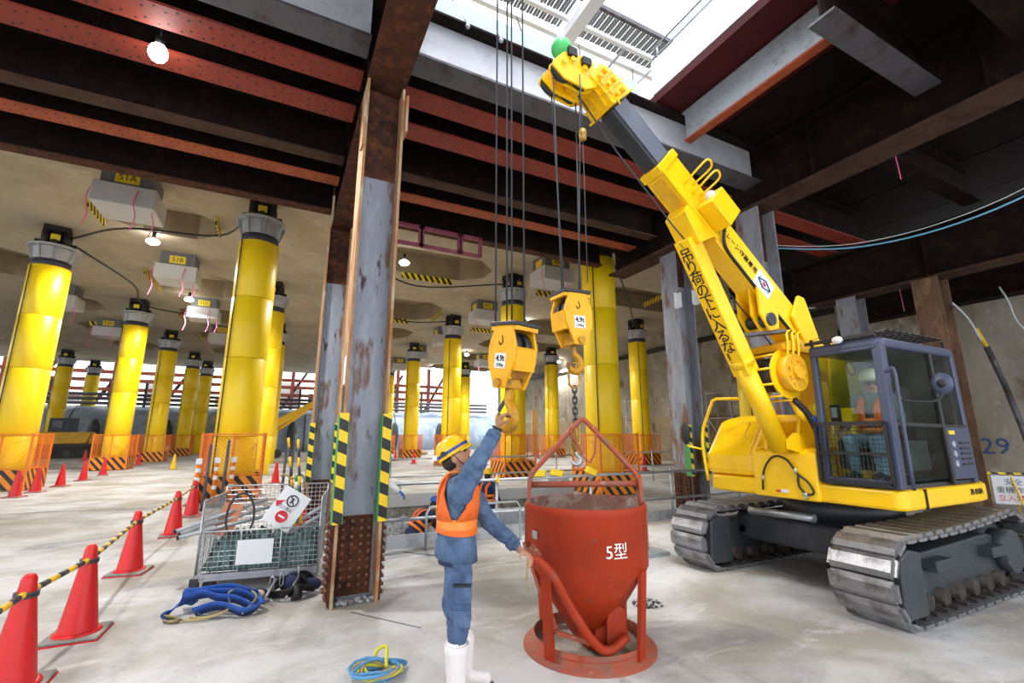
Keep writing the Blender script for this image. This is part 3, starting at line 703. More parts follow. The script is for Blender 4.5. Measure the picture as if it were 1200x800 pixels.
# ------------------------------------------------------------------ traffic cones and striped bars
def make_cone(label, loc, mt='cone_red'):
    t = thing('traffic_cone', label, 'cone', loc, random.uniform(-.2, .2), 'red traffic cones' if mt == 'cone_red' else None)
    m = MB(); m.lathe([(.135, .035), (.132, .06), (.045, .655), (.043, .69), (.03, .715), (.008, .725)], 24); m.build('body', mt, t)
    m = MB(); m.lathe([(.165, .032), (.16, .045), (.135, .05)], 24); m.build('rim', mt, t)
    m = MB(); m.box(-.19, .19, -.19, .19, .008, .034); m.build('weight_base', 'cone_grey', t, bevel=.012)
    m = MB(); m.box(-.195, .195, -.195, .195, 0, .01); m.build('base_plate', mt, t)
    return t
CN = [(-1.45, 4.50, 'red cone cut by the bottom left corner of the photo'), (-1.38, 5.42, 'largest fully seen red cone at lower left, second on the striped bar line'), (-1.51, 7.50, 'third red cone along the striped bars'),
      (-1.47, 9.83, 'fourth red cone along the striped bars'), (-1.52, 11.95, 'fifth red cone along the striped bars'), (-1.75, 13.85, 'last red cone of the bar line beside the widest column'),
      (-6.31, 17.6, 'leftmost red cone in front of the left column guard'), (-6.35, 18.9, 'red cone at the corner of the left column guard'), (-6.37, 20.7, 'red cone third in the row left of the walkway'),
      (-6.44, 22.9, 'red cone fourth in the row left of the walkway'), (-6.55, 25.5, 'red cone by the second column guard, front one'), (-8.5, 21.3, 'red cone tucked behind the left column guard'),
      (-4.5, 36.8, 'small red cone alone on the floor left of the widest column'), (-.02, 18.6, 'red cone behind the cart, right of the widest column'), (-7.0, 33.0, 'red cone just right of the second guard'),
      (-8.6, 34.5, 'red cone between the second and third guards'), (-11.2, 39.5, 'small red cone left of the second guard'), (-14, 40.5, 'small red cone in front of the tracked truck'),
      (10.5, 24.5, 'small red cone left of the guard behind the raised arm'), (7.2, 27.5, 'small red cone left of the worker helmet'), (7.0, 31.5, 'tiny red cone farther left of the worker helmet'),
      (15.4, 5.3, 'red cone beside the notice easel at the right wall'), (13.3, 16.8, 'red cone by the rails left of the pale steel column'), (17.2, 30.2, 'tiny red cone left of the guard behind the chain'),
      (.42, 8.3, 'red cone standing behind the mesh cart'), (14.0, 30, 'tiny red cone beside the blue cabinet far back'), (15.6, 17.2, 'red cone in front of the guard left of the pale steel column')]
c0 = None
for x, y, l in CN:
    if c0 is None: c0 = make_cone(l, (x, y, 0))
    else: relabel(copy_tree(c0), l, (x, y, 0), random.uniform(-.25, .25))
c0['group'] = 'red traffic cones'
yc = make_cone('small yellow cone standing alone on the far floor at left', (-4.62, 28.4, 0), 'cone_yellow')
def bar_between(a, b, label, w=.021, n=None):
    a, b = V(a), V(b); d = (b - a).normalized(); L = (b - a).length; t = thing('striped_bar', label, 'bar', a, 0, 'striped cone bars')
    n = n or max(5, int(L / .125)); m = MB()
    for k in range(n): m.tube([d * (L * k / n), d * (L * (k + 1) / n)], w, 10, mi=k % 2)
    m.build('pole', ['bar_yellow', 'bar_black'], t)
    for p in (V((0, 0, .002)), d * L - V((0, 0, .018))):
        m = MB(); m.lathe([(.054, -.008), (.066, -.008), (.066, .008), (.054, .008)], 18, p, cap=False); m.build('end_ring', 'bar_black', t)
    return t
tops = [(x, y, .60) for x, y, l in CN[:6]]
tops.insert(0, (-1.40, 2.6, .60))
for i, l in enumerate(('nearest striped bar leaving the frame at the bottom left corner', 'striped bar between the corner cone and the largest cone', 'striped bar between the second and third cones', 'striped bar between the third and fourth cones', 'striped bar between the fourth and fifth cones', 'striped bar between the last two cones')):
    bar_between(tops[i], tops[i + 1], l)
# orange delineator posts beside the widest column guard
for i, (x, y) in enumerate(((-1.62, 12.9), (-1.30, 13.25), (-.98, 13.45))):
    t = thing('delineator_post', ('left', 'middle', 'right')[i] + ' orange delineator post with white bands before the widest column', 'post', (x, y, 0), 0, 'orange delineator posts')
    m = MB(); m.lathe([(.05, .03), (.045, .95), (.035, 1.0)], 14); m.build('tube', 'orange_mesh', t)
    m = MB(); m.lathe([(.15, 0), (.15, .03)], 14); m.build('base', 'bar_black', t)
    for z in (.40, .62, .82):
        m = MB(); m.lathe([(.052, z), (.052, z + .09)], 14, cap=False); m.build('reflective_band', 'white', t)
    m = MB(); m.box(-.06, .06, -.03, .03, 1.0, 1.13); m.build('lamp_head', 'sign_white', t)
for i, (x, y, h) in enumerate(((-1.42, 12.6, 1.45), (-1.1, 12.9, 1.55), (.15, 13.2, 1.6), (.32, 13.6, 1.7))):
    m = MB(); m.cyl((0, 0, 0), (.03, .02, h), .035, n=10)
    o = m.build('steel_pipe', 'blue_beam'); o.location = (x, y, 0)
    tag(o, ('first', 'second', 'third', 'fourth')[i] + ' upright grey pipe from the left near the widest column foot', 'pipe', 'upright grey pipes')

# ------------------------------------------------------------------ far end: wrapped tube, struts, retaining walls
tp = thing('wrapped_tube', 'long mound wrapped in blue grey tarp across the far end of the site', 'tarp', (-3, 55, 0))
rings = []; rnd = random.Random(4)
for i in range(41):
    x = -24 + 54 * i / 40; ring = []
    for j in range(13):
        a = PI * j / 12; rr = 2.75 + .14 * rnd.random() - .10 * abs(math.sin(i * PI / 4))
        ring.append((x, -rr * math.cos(a) * .9, max(.0, rr * 1.55 * math.sin(a) ** .8)))
    rings.append(ring)
m = MB(); m.loft(rings, cap=True); m.build('tarp', 'tarp', tp)
for k in range(5):
    m = MB(); m.tube([(-23 + k * 9.4, -2.7 * math.cos(a) * .9 * 1.06, 2.75 * 1.58 * max(0, math.sin(a)) ** .8) for a in [PI * j / 12 for j in range(13)]], .05, 5); m.build('tie_rope', 'dark', tp)
for k in range(9):
    m = MB(); m.sphere((-22 + k * 5.2, -2.66, 1.6), (.45, .25, 1.5), 10, 8); m.build('hanging_fender', 'track_frame', tp)
for k, z in enumerate((4.5, 4.9, 5.3)):
    m = MB(); m.tube([(-26, 53.4, z), (23, 53.4, z)], .14, 8)
    o = m.build('service_pipe', 'blue_beam'); tag(o, ('lowest', 'middle', 'topmost')[k] + ' of the long pipes above the blue tarp', 'pipe', 'long pipes above the tarp')
for k in range(7):
    m = MB(); m.box(-25 + k * 6.6, -24.8 + k * 6.6, 53.7, 53.9, 4.2, 6.5); o = m.build('pipe_post', 'dark'); tag(o, ('first', 'second', 'third', 'fourth', 'fifth', 'sixth', 'seventh', 'eighth')[k] + ' short dark post, counted from the left, carrying the long pipes above the tarp', 'post', 'pipe posts at the far end')
m = MB(); m.box(-40, 26, 72, 72.5, 0, 5.2); struct(m.build('wall_back', 'concrete_wall'))
m = MB(); m.box(-32.5, -32, 10, 72, 0, 4.4); struct(m.build('wall_left', 'concrete_wall'))
sf = thing('strut_frame', 'rust red steel strut frame standing in daylight beyond the far slab edge', 'steel frame', (-8, 64, 0))
for z in (5.4, 6.4, 7.4, 8.3):
    m = MB(); m.box(-31, 32, 0, .35, z, z + .38); m.build('waler', 'rust_red', sf)
for k in range(15):
    m = MB(); m.box(-31 + k * 4.4, -30.6 + k * 4.4, -.4, 0, 0, 11); m.build('frame_post', 'rust_red', sf)
for k in range(10):
    m = MB(); m.bar((-29 + k * 6.1, .6, 4.6), (-26 + k * 6.1, .6, 10), .3, .3); m.build('brace', 'brown_beam', sf)
rnd = random.Random(9)
for k in range(16):
    m = MB(); x = -30 + k * 3.4; m.box(x, x + 1.0 + rnd.random() * 1.6, 1.2, 1.3, 4.8 + rnd.random(), 6 + rnd.random() * 2.6); m.build('sheet', 'bloom' if k % 2 else 'blue_beam', sf)

# tracked yellow truck at far left
td = thing('tracked_truck', 'small yellow tracked dump truck parked at the far left behind the columns', 'truck', (-14.6, 46.3, 0), R(8))
def belt(m_, cx0, cx1, z, r, n=8):
    return [(cx0 + r * math.cos(a), z + r * math.sin(a)) for a in [PI / 2 + PI * i / n for i in range(n + 1)]] + [(cx1 + r * math.cos(a), z + r * math.sin(a)) for a in [-PI / 2 + PI * i / n for i in range(n + 1)]]
for y in (-1.0, .55):
    m = MB(); m.prism(belt(m, -1.9, 1.9, .42, .42), y, y + .45); tb = m.build('crawler_belt', 'shoe_dark', td)
    for k in range(4):
        m = MB(); m.cyl((-1.6 + k * 1.05, y - .03, .36), (-1.6 + k * 1.05, y, .36), .24, n=12); m.build('road_wheel', 'track_frame', tb)
m = MB(); m.box(-2.2, 2.2, -1.05, 1.05, .86, 1.02); m.build('chassis', 'dark', td)
m = MB(); m.prism([(-2.2, 1.05), (1.5, 1.05), (1.7, 1.9), (-2.3, 1.9)], -1.1, 1.1); m.build('dump_body', 'dirty_yellow', td, bevel=.04)
m = MB(); m.box(1.55, 2.5, -.9, .9, 1.02, 1.75); m.build('hood', 'dirty_yellow', td, bevel=.05)
m = MB(); m.box(-.7, .9, -1.16, -1.1, 1.9, 2.9); m.build('cab', 'dark', td, bevel=.05)
m = MB(); m.box(-.5, 0, -1.19, -1.16, 2.2, 2.7); m.build('window', 'glass', td)
# small crane with black tipped boom behind the second steel column
sc = thing('mini_crane', 'yellow mini crane boom with black tip far behind the second steel column', 'crane', (-.6, 40, 0))
m = MB(); m.box(-1.6, .4, -.8, .8, .5, 2.2); m.build('body', 'crane_yellow', sc, bevel=.1)
m = MB(); m.prism(belt(m, -1.4, .5, .3, .3), -.9, .9); m.build('crawler_belt', 'shoe_dark', sc)
m = MB(); m.bar((-.3, 0, 2.2), (3.2, 0, 4.4), .5, .55, w1=.4, h1=.45); m.build('boom', 'crane_yellow', sc)
m = MB(); m.bar((3.2, 0, 4.4), (6.4, 0, 5.7), .3, .36); m.build('boom_tip', 'black', sc)
m = MB(); m.cyl((-.1, 0, 1.7), (2.2, 0, 3.5), .12); m.build('boom_ram', 'crane_yellow', sc)
# odds and ends on the far floor
for i, (x, y, w, d, h, mt, n, l, cc) in enumerate(((2.6, 33.5, 1.6, 1.0, 1.3, 'cardboard', 'wooden_crate', 'brown crate behind the second steel column', 'crate'), (-10.6, 44.5, 1.3, 1.3, 1.5, 'cardboard', 'wooden_crate', 'brown crate at the foot of the slender fourth column', 'crate'),
        (15.6, 34.2, 1.2, .9, 1.4, 'cable_blue', 'tool_cabinet', 'blue cabinet on the far floor right of the raised arm', 'cabinet'), (18.4, 32.8, .5, .25, 3.6, 'plywood', 'plywood_panel', 'tall pale plywood panel leaning near the far right wall', 'panel'))):
    m = MB(); m.box(-w / 2, w / 2, -d / 2, d / 2, 0, h); t = thing(n, l, cc, (x, y, 0), random.uniform(-.3, .3)); m.build('body', mt, t, bevel=.02)
    m = MB(); m.box(-w / 2 - .02, w / 2 + .02, -d / 2 - .02, d / 2 + .02, h, h + .05); m.build('lid', mt, t)
rnd = random.Random(21)
for i in range(9):
    x, y = (3.2 + (i % 3) * .95, 26.5 + (i // 3) * .95) if i < 6 else (9.4 + (i - 6) * .95, 40)
    m = MB(); m.sphere((0, 0, .17), (.42, .30, .19), 12, 8); o = m.build('sandbag', 'sand_bag'); o.location = (x, y, 0); o.rotation_euler.z = rnd.random() * .2
    tag(o, (('left', 'middle', 'right')[i % 3] + (' front' if i < 3 else ' rear') + ' cream sandbag of the heap right of the second steel column') if i < 6 else ('left', 'middle', 'right')[i - 6] + ' cream sandbag by the thin column beside the big steel column', 'sandbag', 'heaped sandbags' if i < 6 else 'sandbags by the far column')
for i, (y, z) in enumerate(((14.5, 2.0), (17.0, 2.4), (24, 1.8))):
    t = thing('pipe_scaffold', ('near', 'middle', 'far')[i] + ' light pipe scaffold against the far right concrete wall', 'scaffold', (22.2, y, 0))
    for a in (0, 1.6):
        for b in (-.4, .4):
            m = MB(); m.cyl((b, a, 0), (b, a, 4.2), .035, n=6); m.build('standard', 'galv_dull', t)
    for q in (1.2, 2.6, 4.0):
        m = MB(); m.tube([(-.4, -.1, q), (-.4, 1.7, q)], .03, 6); m.build('ledger', 'galv_dull', t)
    m = MB(); m.tube([(-.42, 0, .3), (-.42, 1.6, 2.6)], .025, 6); m.build('brace', 'galv_dull', t)
    m = MB(); m.box(-.4, .4, 0, 1.6, 2.62, 2.68); m.build('board', 'rust', t)

# ------------------------------------------------------------------ crawler crane
cr = thing('crawler_crane', 'yellow telescopic crawler crane with blue grey cab, boom raised over the bucket', 'crane', (6.3, 3.5, 0))
CO = (6.3, 3.5, 0)
def C_(b, name, mt, parent=cr, bevel=0, kind=None): return b.build(name, mt, parent, CO, bevel, kind)
# tracks
def path_track(xf, xr, zf, rf, zr, rr, pitch):
    top0, top1 = V((xf, zf + rf)), V((xr, zr + rr)); pts = []
    for i in range(200): pts.append(V((xf + rf * math.cos(PI / 2 + PI * i / 200), zf + rf * math.sin(PI / 2 + PI * i / 200))))
    for i in range(200): pts.append(V((xf + (xr - xf) * i / 200, zf - rf + (zr - rr - zf + rf) * i / 200)))
    for i in range(200): pts.append(V((xr + rr * math.cos(-PI / 2 + PI * i / 200), zr + rr * math.sin(-PI / 2 + PI * i / 200))))
    for i in range(200):
        t = i / 200; pts.append(V((xr + (xf - xr) * t, zr + rr + (zf + rf - zr - rr) * t - .03 * math.sin(PI * t))))
    cum = [0]
    for a, b in zip(pts, pts[1:] + pts[:1]): cum.append(cum[-1] + (b - a).length)
    n = round(cum[-1] / pitch); out = []; k = 0
    for i in range(n):
        t = cum[-1] * i / n
        while cum[k + 1] < t: k += 1
        a, b = pts[k], pts[(k + 1) % len(pts)]; p = a.lerp(b, (t - cum[k]) / max(1e-6, cum[k + 1] - cum[k])); d = (b - a).normalized()
        out.append((p, d))
    return out
SW = .56
m = MB(); m.prism([(-.092, -.022), (-.090, .000), (-.050, .040), (.050, .040), (.090, .000), (.092, -.022)], -SW / 2 + .03, SW / 2 - .03)
m.prism([(-.07, -.022), (-.07, .006), (.07, .006), (.07, -.022)], -SW / 2, -SW / 2 + .03); m.prism([(-.07, -.022), (-.07, .006), (.07, .006), (.07, -.022)], SW / 2 - .03, SW / 2)
shoe = m.mesh('track_shoe', 'steel_bright')
m = MB()
for y in (-.09, .09): m.box(-.06, .06, y - .025, y + .025, -.085, -.022)
m.box(-.092, -.066, -SW / 2 + .05, SW / 2 - .05, -.05, -.022)
linkm = m.mesh('track_link', 'shoe_dark')
for yc_, nm in ((2.56, 'near'), (4.54, 'far')):
    m = MB(); fr = C_(m.prism([(5.05, .16), (7.35, .16), (7.42, .52), (7.0, .60), (5.5, .55), (5.05, .50)], yc_ - .13, yc_ + .13), 'crawler_frame', 'track_frame', bevel=.02)
    fr['label'] = ('grey side frame of the crawler nearest the camera' if nm == 'near' else 'grey side frame of the crawler behind the bucket')
    m = MB(); m.prism([(4.86, .10), (5.25, .10), (5.25, .62), (5.05, .66), (4.90, .60)], yc_ - .27, yc_ + .27); C_(m, 'idler_cover', 'track_frame', fr, .02)
    for x in (5.55, 6.75): m = MB(); C_(m.box(x, x + .34, yc_ - .25, yc_ + .0, .40, .50), 'step_bracket', 'track_frame', fr, .01)
    for k in range(6): m = MB(); C_(m.cyl((5.45 + k * .31, yc_ - .2, .16), (5.45 + k * .31, yc_ + .2, .16), .075, n=12), 'track_roller', 'shoe_dark', fr)
    m = MB(); C_(m.cyl((5.12, yc_ - .06, .37), (5.12, yc_ + .06, .37), .27, n=20), 'idler', 'shoe_dark', fr)
    m = MB(); m.cyl((7.3, yc_ - .07, .41), (7.3, yc_ + .07, .41), .30, n=20)
    for k in range(12): a = PI / 6 * k; m.bar((7.3, yc_, .41), (7.3 + .35 * math.cos(a), yc_, .41 + .35 * math.sin(a)), .05, .06, (0, 1, 0))
    m.cyl((7.3, yc_ - .24, .41), (7.3, yc_ - .07, .41), .22, n=20); C_(m, 'sprocket', 'track_frame', fr)
    for p, d in path_track(5.12, 7.3, .375, .355, .415, .395, .195):
        a = math.atan2(d.y, d.x)   # direction of travel in xz; outside is to the right of it
        mx = Matrix.Translation((p.x - CO[0], yc_ - CO[1], p.y)) @ Matrix(((-d.x, 0, d.y, 0), (0, 1, 0, 0), (-d.y, 0, -d.x, 0), (0, 0, 0, 1)))
        o = link('track_shoe', shoe, fr); o.matrix_local = mx
        o = link('track_link', linkm, fr); o.matrix_local = mx
m = MB(); C_(m.box(5.55, 6.95, 2.68, 4.42, .34, .66), 'carbody', 'dark', bevel=.04)
m = MB(); C_(m.cyl((6.3, 3.5, .66), (6.3, 3.5, .92), .62, n=28), 'slew_ring', 'dark')
m = MB(); C_(m.tube([(5.42, 4.1, .72), (5.42, 3.5, .74), (5.42, 3.3, .74)], .045, 10), 'blade_ram', 'galv')
# upper platform
def rrect(x0, x1, y0, y1, rs, n=6):
    P = []
    for (cx_, cy_, a0), r in zip(((x1, y1, 0), (x0, y1, 90), (x0, y0, 180), (x1, y0, 270)), rs):
        sx = -1 if a0 in (0, 270) else 1; sy = -1 if a0 in (0, 90) else 1
        for i in range(n + 1):
            a = R(a0 + 90 * i / n); P.append((cx_ + sx * r + r * math.cos(a), cy_ + sy * r + r * math.sin(a)))
    return P
m = MB(); m.prism(rrect(5.24, 7.6, 2.34, 4.62, (.5, .25, .10, .75)), .95, 1.14, 'xy'); pl_ = C_(m, 'platform', 'crane_yellow', bevel=.03)
text('78-018A', .085, 'text_black', pl_, frame((6.72 - CO[0], 2.335 - CO[1], 1.06), (1, 0, 0), (0, 0, 1)), 'number')
m = MB(); C_(m.box(5.62, 5.64, 2.325, 2.345, .95, 1.14), 'skirt_gap', 'black', pl_)
m = MB(); m.prism([(5.26, 1.14), (7.9, 1.14), (7.9, 1.85), (7.2, 1.95), (5.95, 1.92), (5.62, 1.86), (5.27, 1.40)], 3.86, 4.60); hood = C_(m, 'engine_hood', 'crane_yellow', bevel=.09)
m = MB(); m.prism([(5.36, 1.50), (5.30, 1.43), (5.60, 1.83), (5.66, 1.83)], 3.92, 4.25); C_(m, 'hood_recess', 'dirty_yellow', hood)
m = MB(); C_(m.box(6.98, 7.6, 3.1, 4.45, 1.14, 1.9), 'counterweight', 'crane_yellow', bevel=.1)
m = MB(); m.prism([(5.20, .95), (5.62, .95), (5.62, 1.52), (5.40, 1.52), (5.22, 1.46)], 3.08, 3.84); fb = C_(m, 'front_box', 'crane_yellow', bevel=.02)
def gx(y, z): return (5.185, y, z)
m = MB(); m.tube(smooth_path([gx(3.72, 1.02), gx(3.69, 1.22), gx(3.6, 1.37), gx(3.5, 1.415), gx(3.38, 1.37), gx(3.29, 1.24), gx(3.18, 1.15), gx(3.13, 1.05), gx(3.2, 1.02), gx(3.28, 1.1), gx(3.28, 1.22)], 5), .012, 7); C_(m, 'front_hose', 'black', fb)
for y, z in ((3.30, 1.26), (3.70, 1.16)): m = MB(); C_(m.cyl(gx(y, z - .03), gx(y + .005, z + .03), .017, n=8), 'hose_fitting', 'galv', fb)
m = MB(); m.sphere(gx(3.22, 1.015), .028, 8, 6); m.cyl(gx(3.22, .97), gx(3.22, 1.0), .02, n=8); C_(m, 'hose_shackle', 'galv', fb)
m = MB(); C_(m.box(5.19, 5.20, 3.42, 3.50, 1.015, 1.05), 'marker_light', 'sign_white', fb)
m = MB(); C_(m.box(5.19, 5.20, 3.50, 3.56, 1.015, 1.035), 'reflector', 'text_red', fb)
m = MB(); m.tube(smooth_path([(5.35, 3.72, 1.55), (5.28, 3.8, 1.5), (5.25, 3.95, 1.62), (5.42, 3.97, 1.8)], 4), .012, 6); C_(m, 'grab_handle', 'crane_yellow', fb)
# mast and boom foot
for y in (3.15, 3.53):
    m = MB(); m.prism([(5.5, 1.14), (7.0, 1.14), (6.5, 2.0), (6.25, 2.75), (6.0, 2.8), (5.85, 2.6), (5.75, 1.9)], y - .02, y + .02); C_(m, 'boom_bracket', 'crane_yellow')
m = MB(); C_(m.cyl((5.75, 3.0, 1.14), (5.75, 3.0, 1.95), .17, n=18), 'swivel_post', 'crane_yellow')
# boom
BY0, BY1 = 3.20, 3.45
m = MB(); m.prism([(3.341, 4.411), (3.575, 4.689), (5.9, 2.73), (6.1, 2.5), (6.0, 2.3), (5.65, 2.47)], BY0, BY1); bm = C_(m, 'boom_base_section', 'crane_yellow', bevel=.015)
def BP(t, n, y):  # boom frame: t down from the base section's outer end along its axis, n up across it
    d = V((.765, 0, -.644)); u = V((.644, 0, .765)); p = V((3.458, 0, 4.55)) + d * t + u * n; return V((p.x, y, p.z))
DX = (.765, 0, -.644); UX = (.644, 0, .765)
def bbox(t0, t1, n0, n1, y0_, y1_, name, mt, parent=bm, bev=0):
    vs = [BP(t, n, y) for n in (n0, n1) for y in (y0_, y1_) for t in (t0, t1)]
    m = MB(); m.add(vs, [(0, 2, 3, 1), (4, 5, 7, 6), (0, 1, 5, 4), (2, 6, 7, 3), (0, 4, 6, 2), (1, 3, 7, 5)]); return C_(m, name, mt, parent, bev)
bbox(-.04, .06, -.195, .195, BY0 - .015, BY1 + .015, 'boom_collar', 'crane_yellow', bev=.01)
bbox(.10, .50, -.19, -.18, BY0 + .04, BY1 - .04, 'wear_plate', 'dirty_yellow')
m = MB(); q = [(.48, -.17), (.50, -.30), (.86, -.42), (.97, -.17)]; vs = [BP(t, n, BY0 - .02) for t, n in q] + [BP(t, n, BY1 + .02) for t, n in q]
m.add(vs, [(0, 1, 2, 3), (7, 6, 5, 4)] + [(i, i + 4, (i + 1) % 4 + 4, (i + 1) % 4) for i in range(4)]); C_(m, 'ram_saddle', 'crane_yellow', bm, .012)
tb = bbox(-.80, .0, -.145, .165, BY0 + .03, BY1 - .03, 'boom_middle_section', 'dark', cr, .02)
bbox(-.78, -.05, -.10, .13, BY0 + .022, BY0 + .03, 'slide_plate', 'slide_grey', tb)
# side light box with guard hoops on the near side
lb = bbox(.60, .95, -.13, .15, BY0 - .22, BY0 - .005, 'lamp_box', 'crane_yellow', bev=.01)
for k in range(2):
    m = MB(); t = .32 + k * .15; m.tube(smooth_path([BP(t, -.02, BY0 - .01), BP(t - .04, .08, BY0 - .16), BP(t - .04, .20, BY0 - .24), BP(t + .06, .22, BY0 - .2), BP(t + .08, .06, BY0 - .02)], 4), .012, 6); C_(m, 'guard_hoop', 'crane_yellow', lb)
m = MB(); m.sphere(BP(.60, .04, BY0 - .12), (.06, .06, .06), 10, 8); C_(m, 'lamp_lens', 'sign_white', lb)
bbox(.02, 1.0, -.19, -.14, BY0 - .025, BY0 - .003, 'side_rail', 'crane_yellow')
m = MB(); m.tube(smooth_path([BP(.93, .10, BY0 - .12), BP(.99, -.02, BY0 - .06), BP(1.15, -.15, BY0 - .02), BP(1.5, -.172, BY0 - .02), BP(1.9, -.175, BY0 - .02), BP(2.5, -.17, BY0 - .02)], 5), .018, 7); C_(m, 'boom_hose', 'black', bm)
text('クレーン作業専用', .085, 'text_black', bm, frame(V(BP(1.33, .02, BY0 - .004)) - V(CO), DX, UX), 'lettering')
q = [BP(1.68, -.14, 0), BP(1.68, .10, 0), BP(1.98, .10, 0), BP(1.98, -.14, 0)]
m = MB(); m.add([(p.x, BY0 - .008, p.z) for p in q] + [(p.x, BY0 - .003, p.z) for p in q], [(0, 1, 2, 3), (7, 6, 5, 4)] + [(i, (i + 1) % 4, (i + 1) % 4 + 4, i + 4) for i in range(4)]); C_(m, 'emblem_plate', 'sign_white', bm)
cpt = BP(1.83, -.02, 0)
def ep(a, b): p = V((cpt.x, BY0 - .014, cpt.z)) + V(DX) * a + V(UX) * b; return p
m = MB(); dq = [ep(-.12, 0), ep(0, .055), ep(.12, 0), ep(0, -.055)]
for i in range(4): m.bar(dq[i], dq[(i + 1) % 4], .006, .014, (0, 1, 0))
m.bar(ep(-.12, 0), ep(-.09, .05), .006, .012, (0, 1, 0)); m.bar(ep(.12, 0), ep(.09, -.05), .006, .012, (0, 1, 0)); C_(m, 'emblem', 'text_blue', bm)
m = MB(); m.bar(ep(-.02, .02), ep(.02, -.02), .006, .014, (0, 1, 0)); m.bar(ep(-.025, -.01), ep(.025, .01), .006, .012, (0, 1, 0)); C_(m, 'emblem', 'text_red', bm)
m = MB(); m.prism([(5.25, 3.02), (5.42, 3.30), (5.53, 3.28), (5.72, 2.80), (5.45, 2.70)], BY0 - .05, BY0 - .005); C_(m, 'boom_ear', 'crane_yellow', bm, .015)
# telescopic tip sections, drooping head
tip = [V((2.86, 0, 5.06)), V((2.74, 0, 5.17)), V((2.62, 0, 5.26)), V((2.5, 0, 5.33))]
for k, (p, d) in enumerate(((V((2.80, 0, 5.10)), V((-.70, 0, .71))), (V((2.70, 0, 5.19)), V((-.76, 0, .65))), (V((2.60, 0, 5.26)), V((-.82, 0, .57))))):
    u = V((-d.z, 0, d.x)); hh = .165 - .016 * k; w = .175 - .012 * k; p = p + V((0, (BY0 + BY1) / 2, 0)); m = MB()
    m.bar(p - d * .06, p + d * .08, w * 2, hh * 2, u); ts = C_(m, 'boom_tip_section', 'crane_yellow', cr, .008)
    m = MB(); m.bar(p - d * .058, p - d * .035, w * 2 + .05, hh * 2 + .05, u); C_(m, 'end_flange', 'crane_yellow', ts)
    for sg in (-1, 1):
        for q in (-.09, 0, .09):
            m = MB(); c = p + V((0, q * 1.2, 0)); m.bar(c - u * (hh + .012) * sg - d * .03, c - u * (hh + .012) * sg + d * .08, .014, .04, u); C_(m, 'stiffener', 'crane_yellow', ts)
    m = MB(); c = p + V((0, -w - .02, 0)); m.cyl(c - u * .03, c - u * .03 + V((0, -.05, 0)), .03, n=8); C_(m, 'latch_pin', 'crane_yellow', ts)
    m = MB(); m.cyl(c + u * .07, c + u * .07 + V((0, -.035, 0)), .022, n=8); C_(m, 'latch_pin', 'crane_yellow', ts)
    m = MB(); m.tube([c + d * -.02 + u * .1, c + d * -.1 + u * .15 + V((0, -.03, 0))], .01, 6); C_(m, 'latch_handle', 'crane_yellow', ts)
hp = [(2.58, 5.12), (2.42, 5.03), (2.16, 5.06), (2.03, 5.16), (2.04, 5.22), (2.16, 5.36), (2.30, 5.40), (2.52, 5.40)]
for y in (3.2, 3.27, 3.40, 3.47):
    m = MB(); m.prism(hp, y - .012, y + .012); hd = C_(m, 'head_plate', 'crane_yellow', cr, .006)
m = MB(); m.prism([(2.5, 5.30), (2.6, 5.14), (2.44, 5.05), (2.3, 5.12), (2.3, 5.36)], 3.2, 3.47); C_(m, 'head_block', 'crane_yellow', cr, .01)
for x, z, r in ((2.16, 5.17, .115), (2.38, 5.15, .105)):
    for y in (3.235, 3.435):
        m = MB(); m.cyl((x, y - .025, z), (x, y + .025, z), r, n=24); C_(m, 'head_sheave', 'dark')
m = MB()
for x, z in ((2.16, 5.24), (2.26, 5.3), (2.40, 5.26)): m.cyl((x, 3.16, z), (x, 3.51, z), .028, n=10)
C_(m, 'head_pins', 'crane_yellow', kind='stuff')
m = MB(); m.box(2.36, 2.46, 3.14, 3.19, 5.28, 5.36); m.box(2.2, 2.3, 3.15, 3.19, 5.33, 5.42); C_(m, 'head_switch', 'black', kind='stuff')
m = MB(); m.sphere((2.22, 3.32, 5.53), (.105, .105, .11), 18, 12); C_(m, 'warning_ball', 'green_ball')
m = MB(); m.cyl((2.25, 3.32, 5.36), (2.25, 3.32, 5.45), .035, n=10); C_(m, 'ball_mount', 'black')
m = MB(); m.tube([(2.42, 3.33, 5.06), (2.9, 3.33, 4.55), (3.6, 3.33, 3.9), (5.3, 3.33, 2.5)], .009, 6); C_(m, 'hoist_rope', 'rope')
m = MB(); m.tube([(2.33, 3.17, 5.15), (2.34, 3.17, 4.55)], .006, 6); m.tube([(2.34, 3.17, 4.42), (2.36, 3.2, 3.0)], .005, 6); C_(m, 'limit_switch_line', 'rope', kind='stuff')
m = MB(); m.lathe([(.01, -.065), (.035, -.05), (.04, 0), (.035, .05), (.01, .065)], 12, (2.34, 3.17, 4.48)); C_(m, 'limit_weight', 'brass')
# luffing ram with square lettered cover
A, B_ = V((3.79, 3.33, 3.79)), V((5.12, 3.40, 1.50)); d = (B_ - A).normalized()
m = MB(); m.bar(A + d * .02, A + d * 1.68, .20, .20, (1, 0, 0)); cv = C_(m, 'ram_cover', 'crane_yellow', cr, .012)
m = MB(); m.cyl(A + d * .03, A + d * 2.02, .075, n=18); C_(m, 'ram_rod', 'galv')
m = MB(); m.cyl(A + d * 1.5, B_, .105, n=22); rb = C_(m, 'ram_barrel', 'crane_yellow')
m = MB(); m.cyl(A + d * 1.5, A + d * 1.58, .125, n=22); C_(m, 'ram_gland', 'crane_yellow', rb)
for yy in (3.27, 3.53): m = MB(); m.prism([(5.23, 1.46), (5.42, 1.46), (5.36, 1.62), (5.2, 1.68), (5.06, 1.60), (5.05, 1.5)], yy - .02, yy + .02); C_(m, 'ram_foot', 'crane_yellow', rb)
s_ = '吊り荷の下に入るな！'
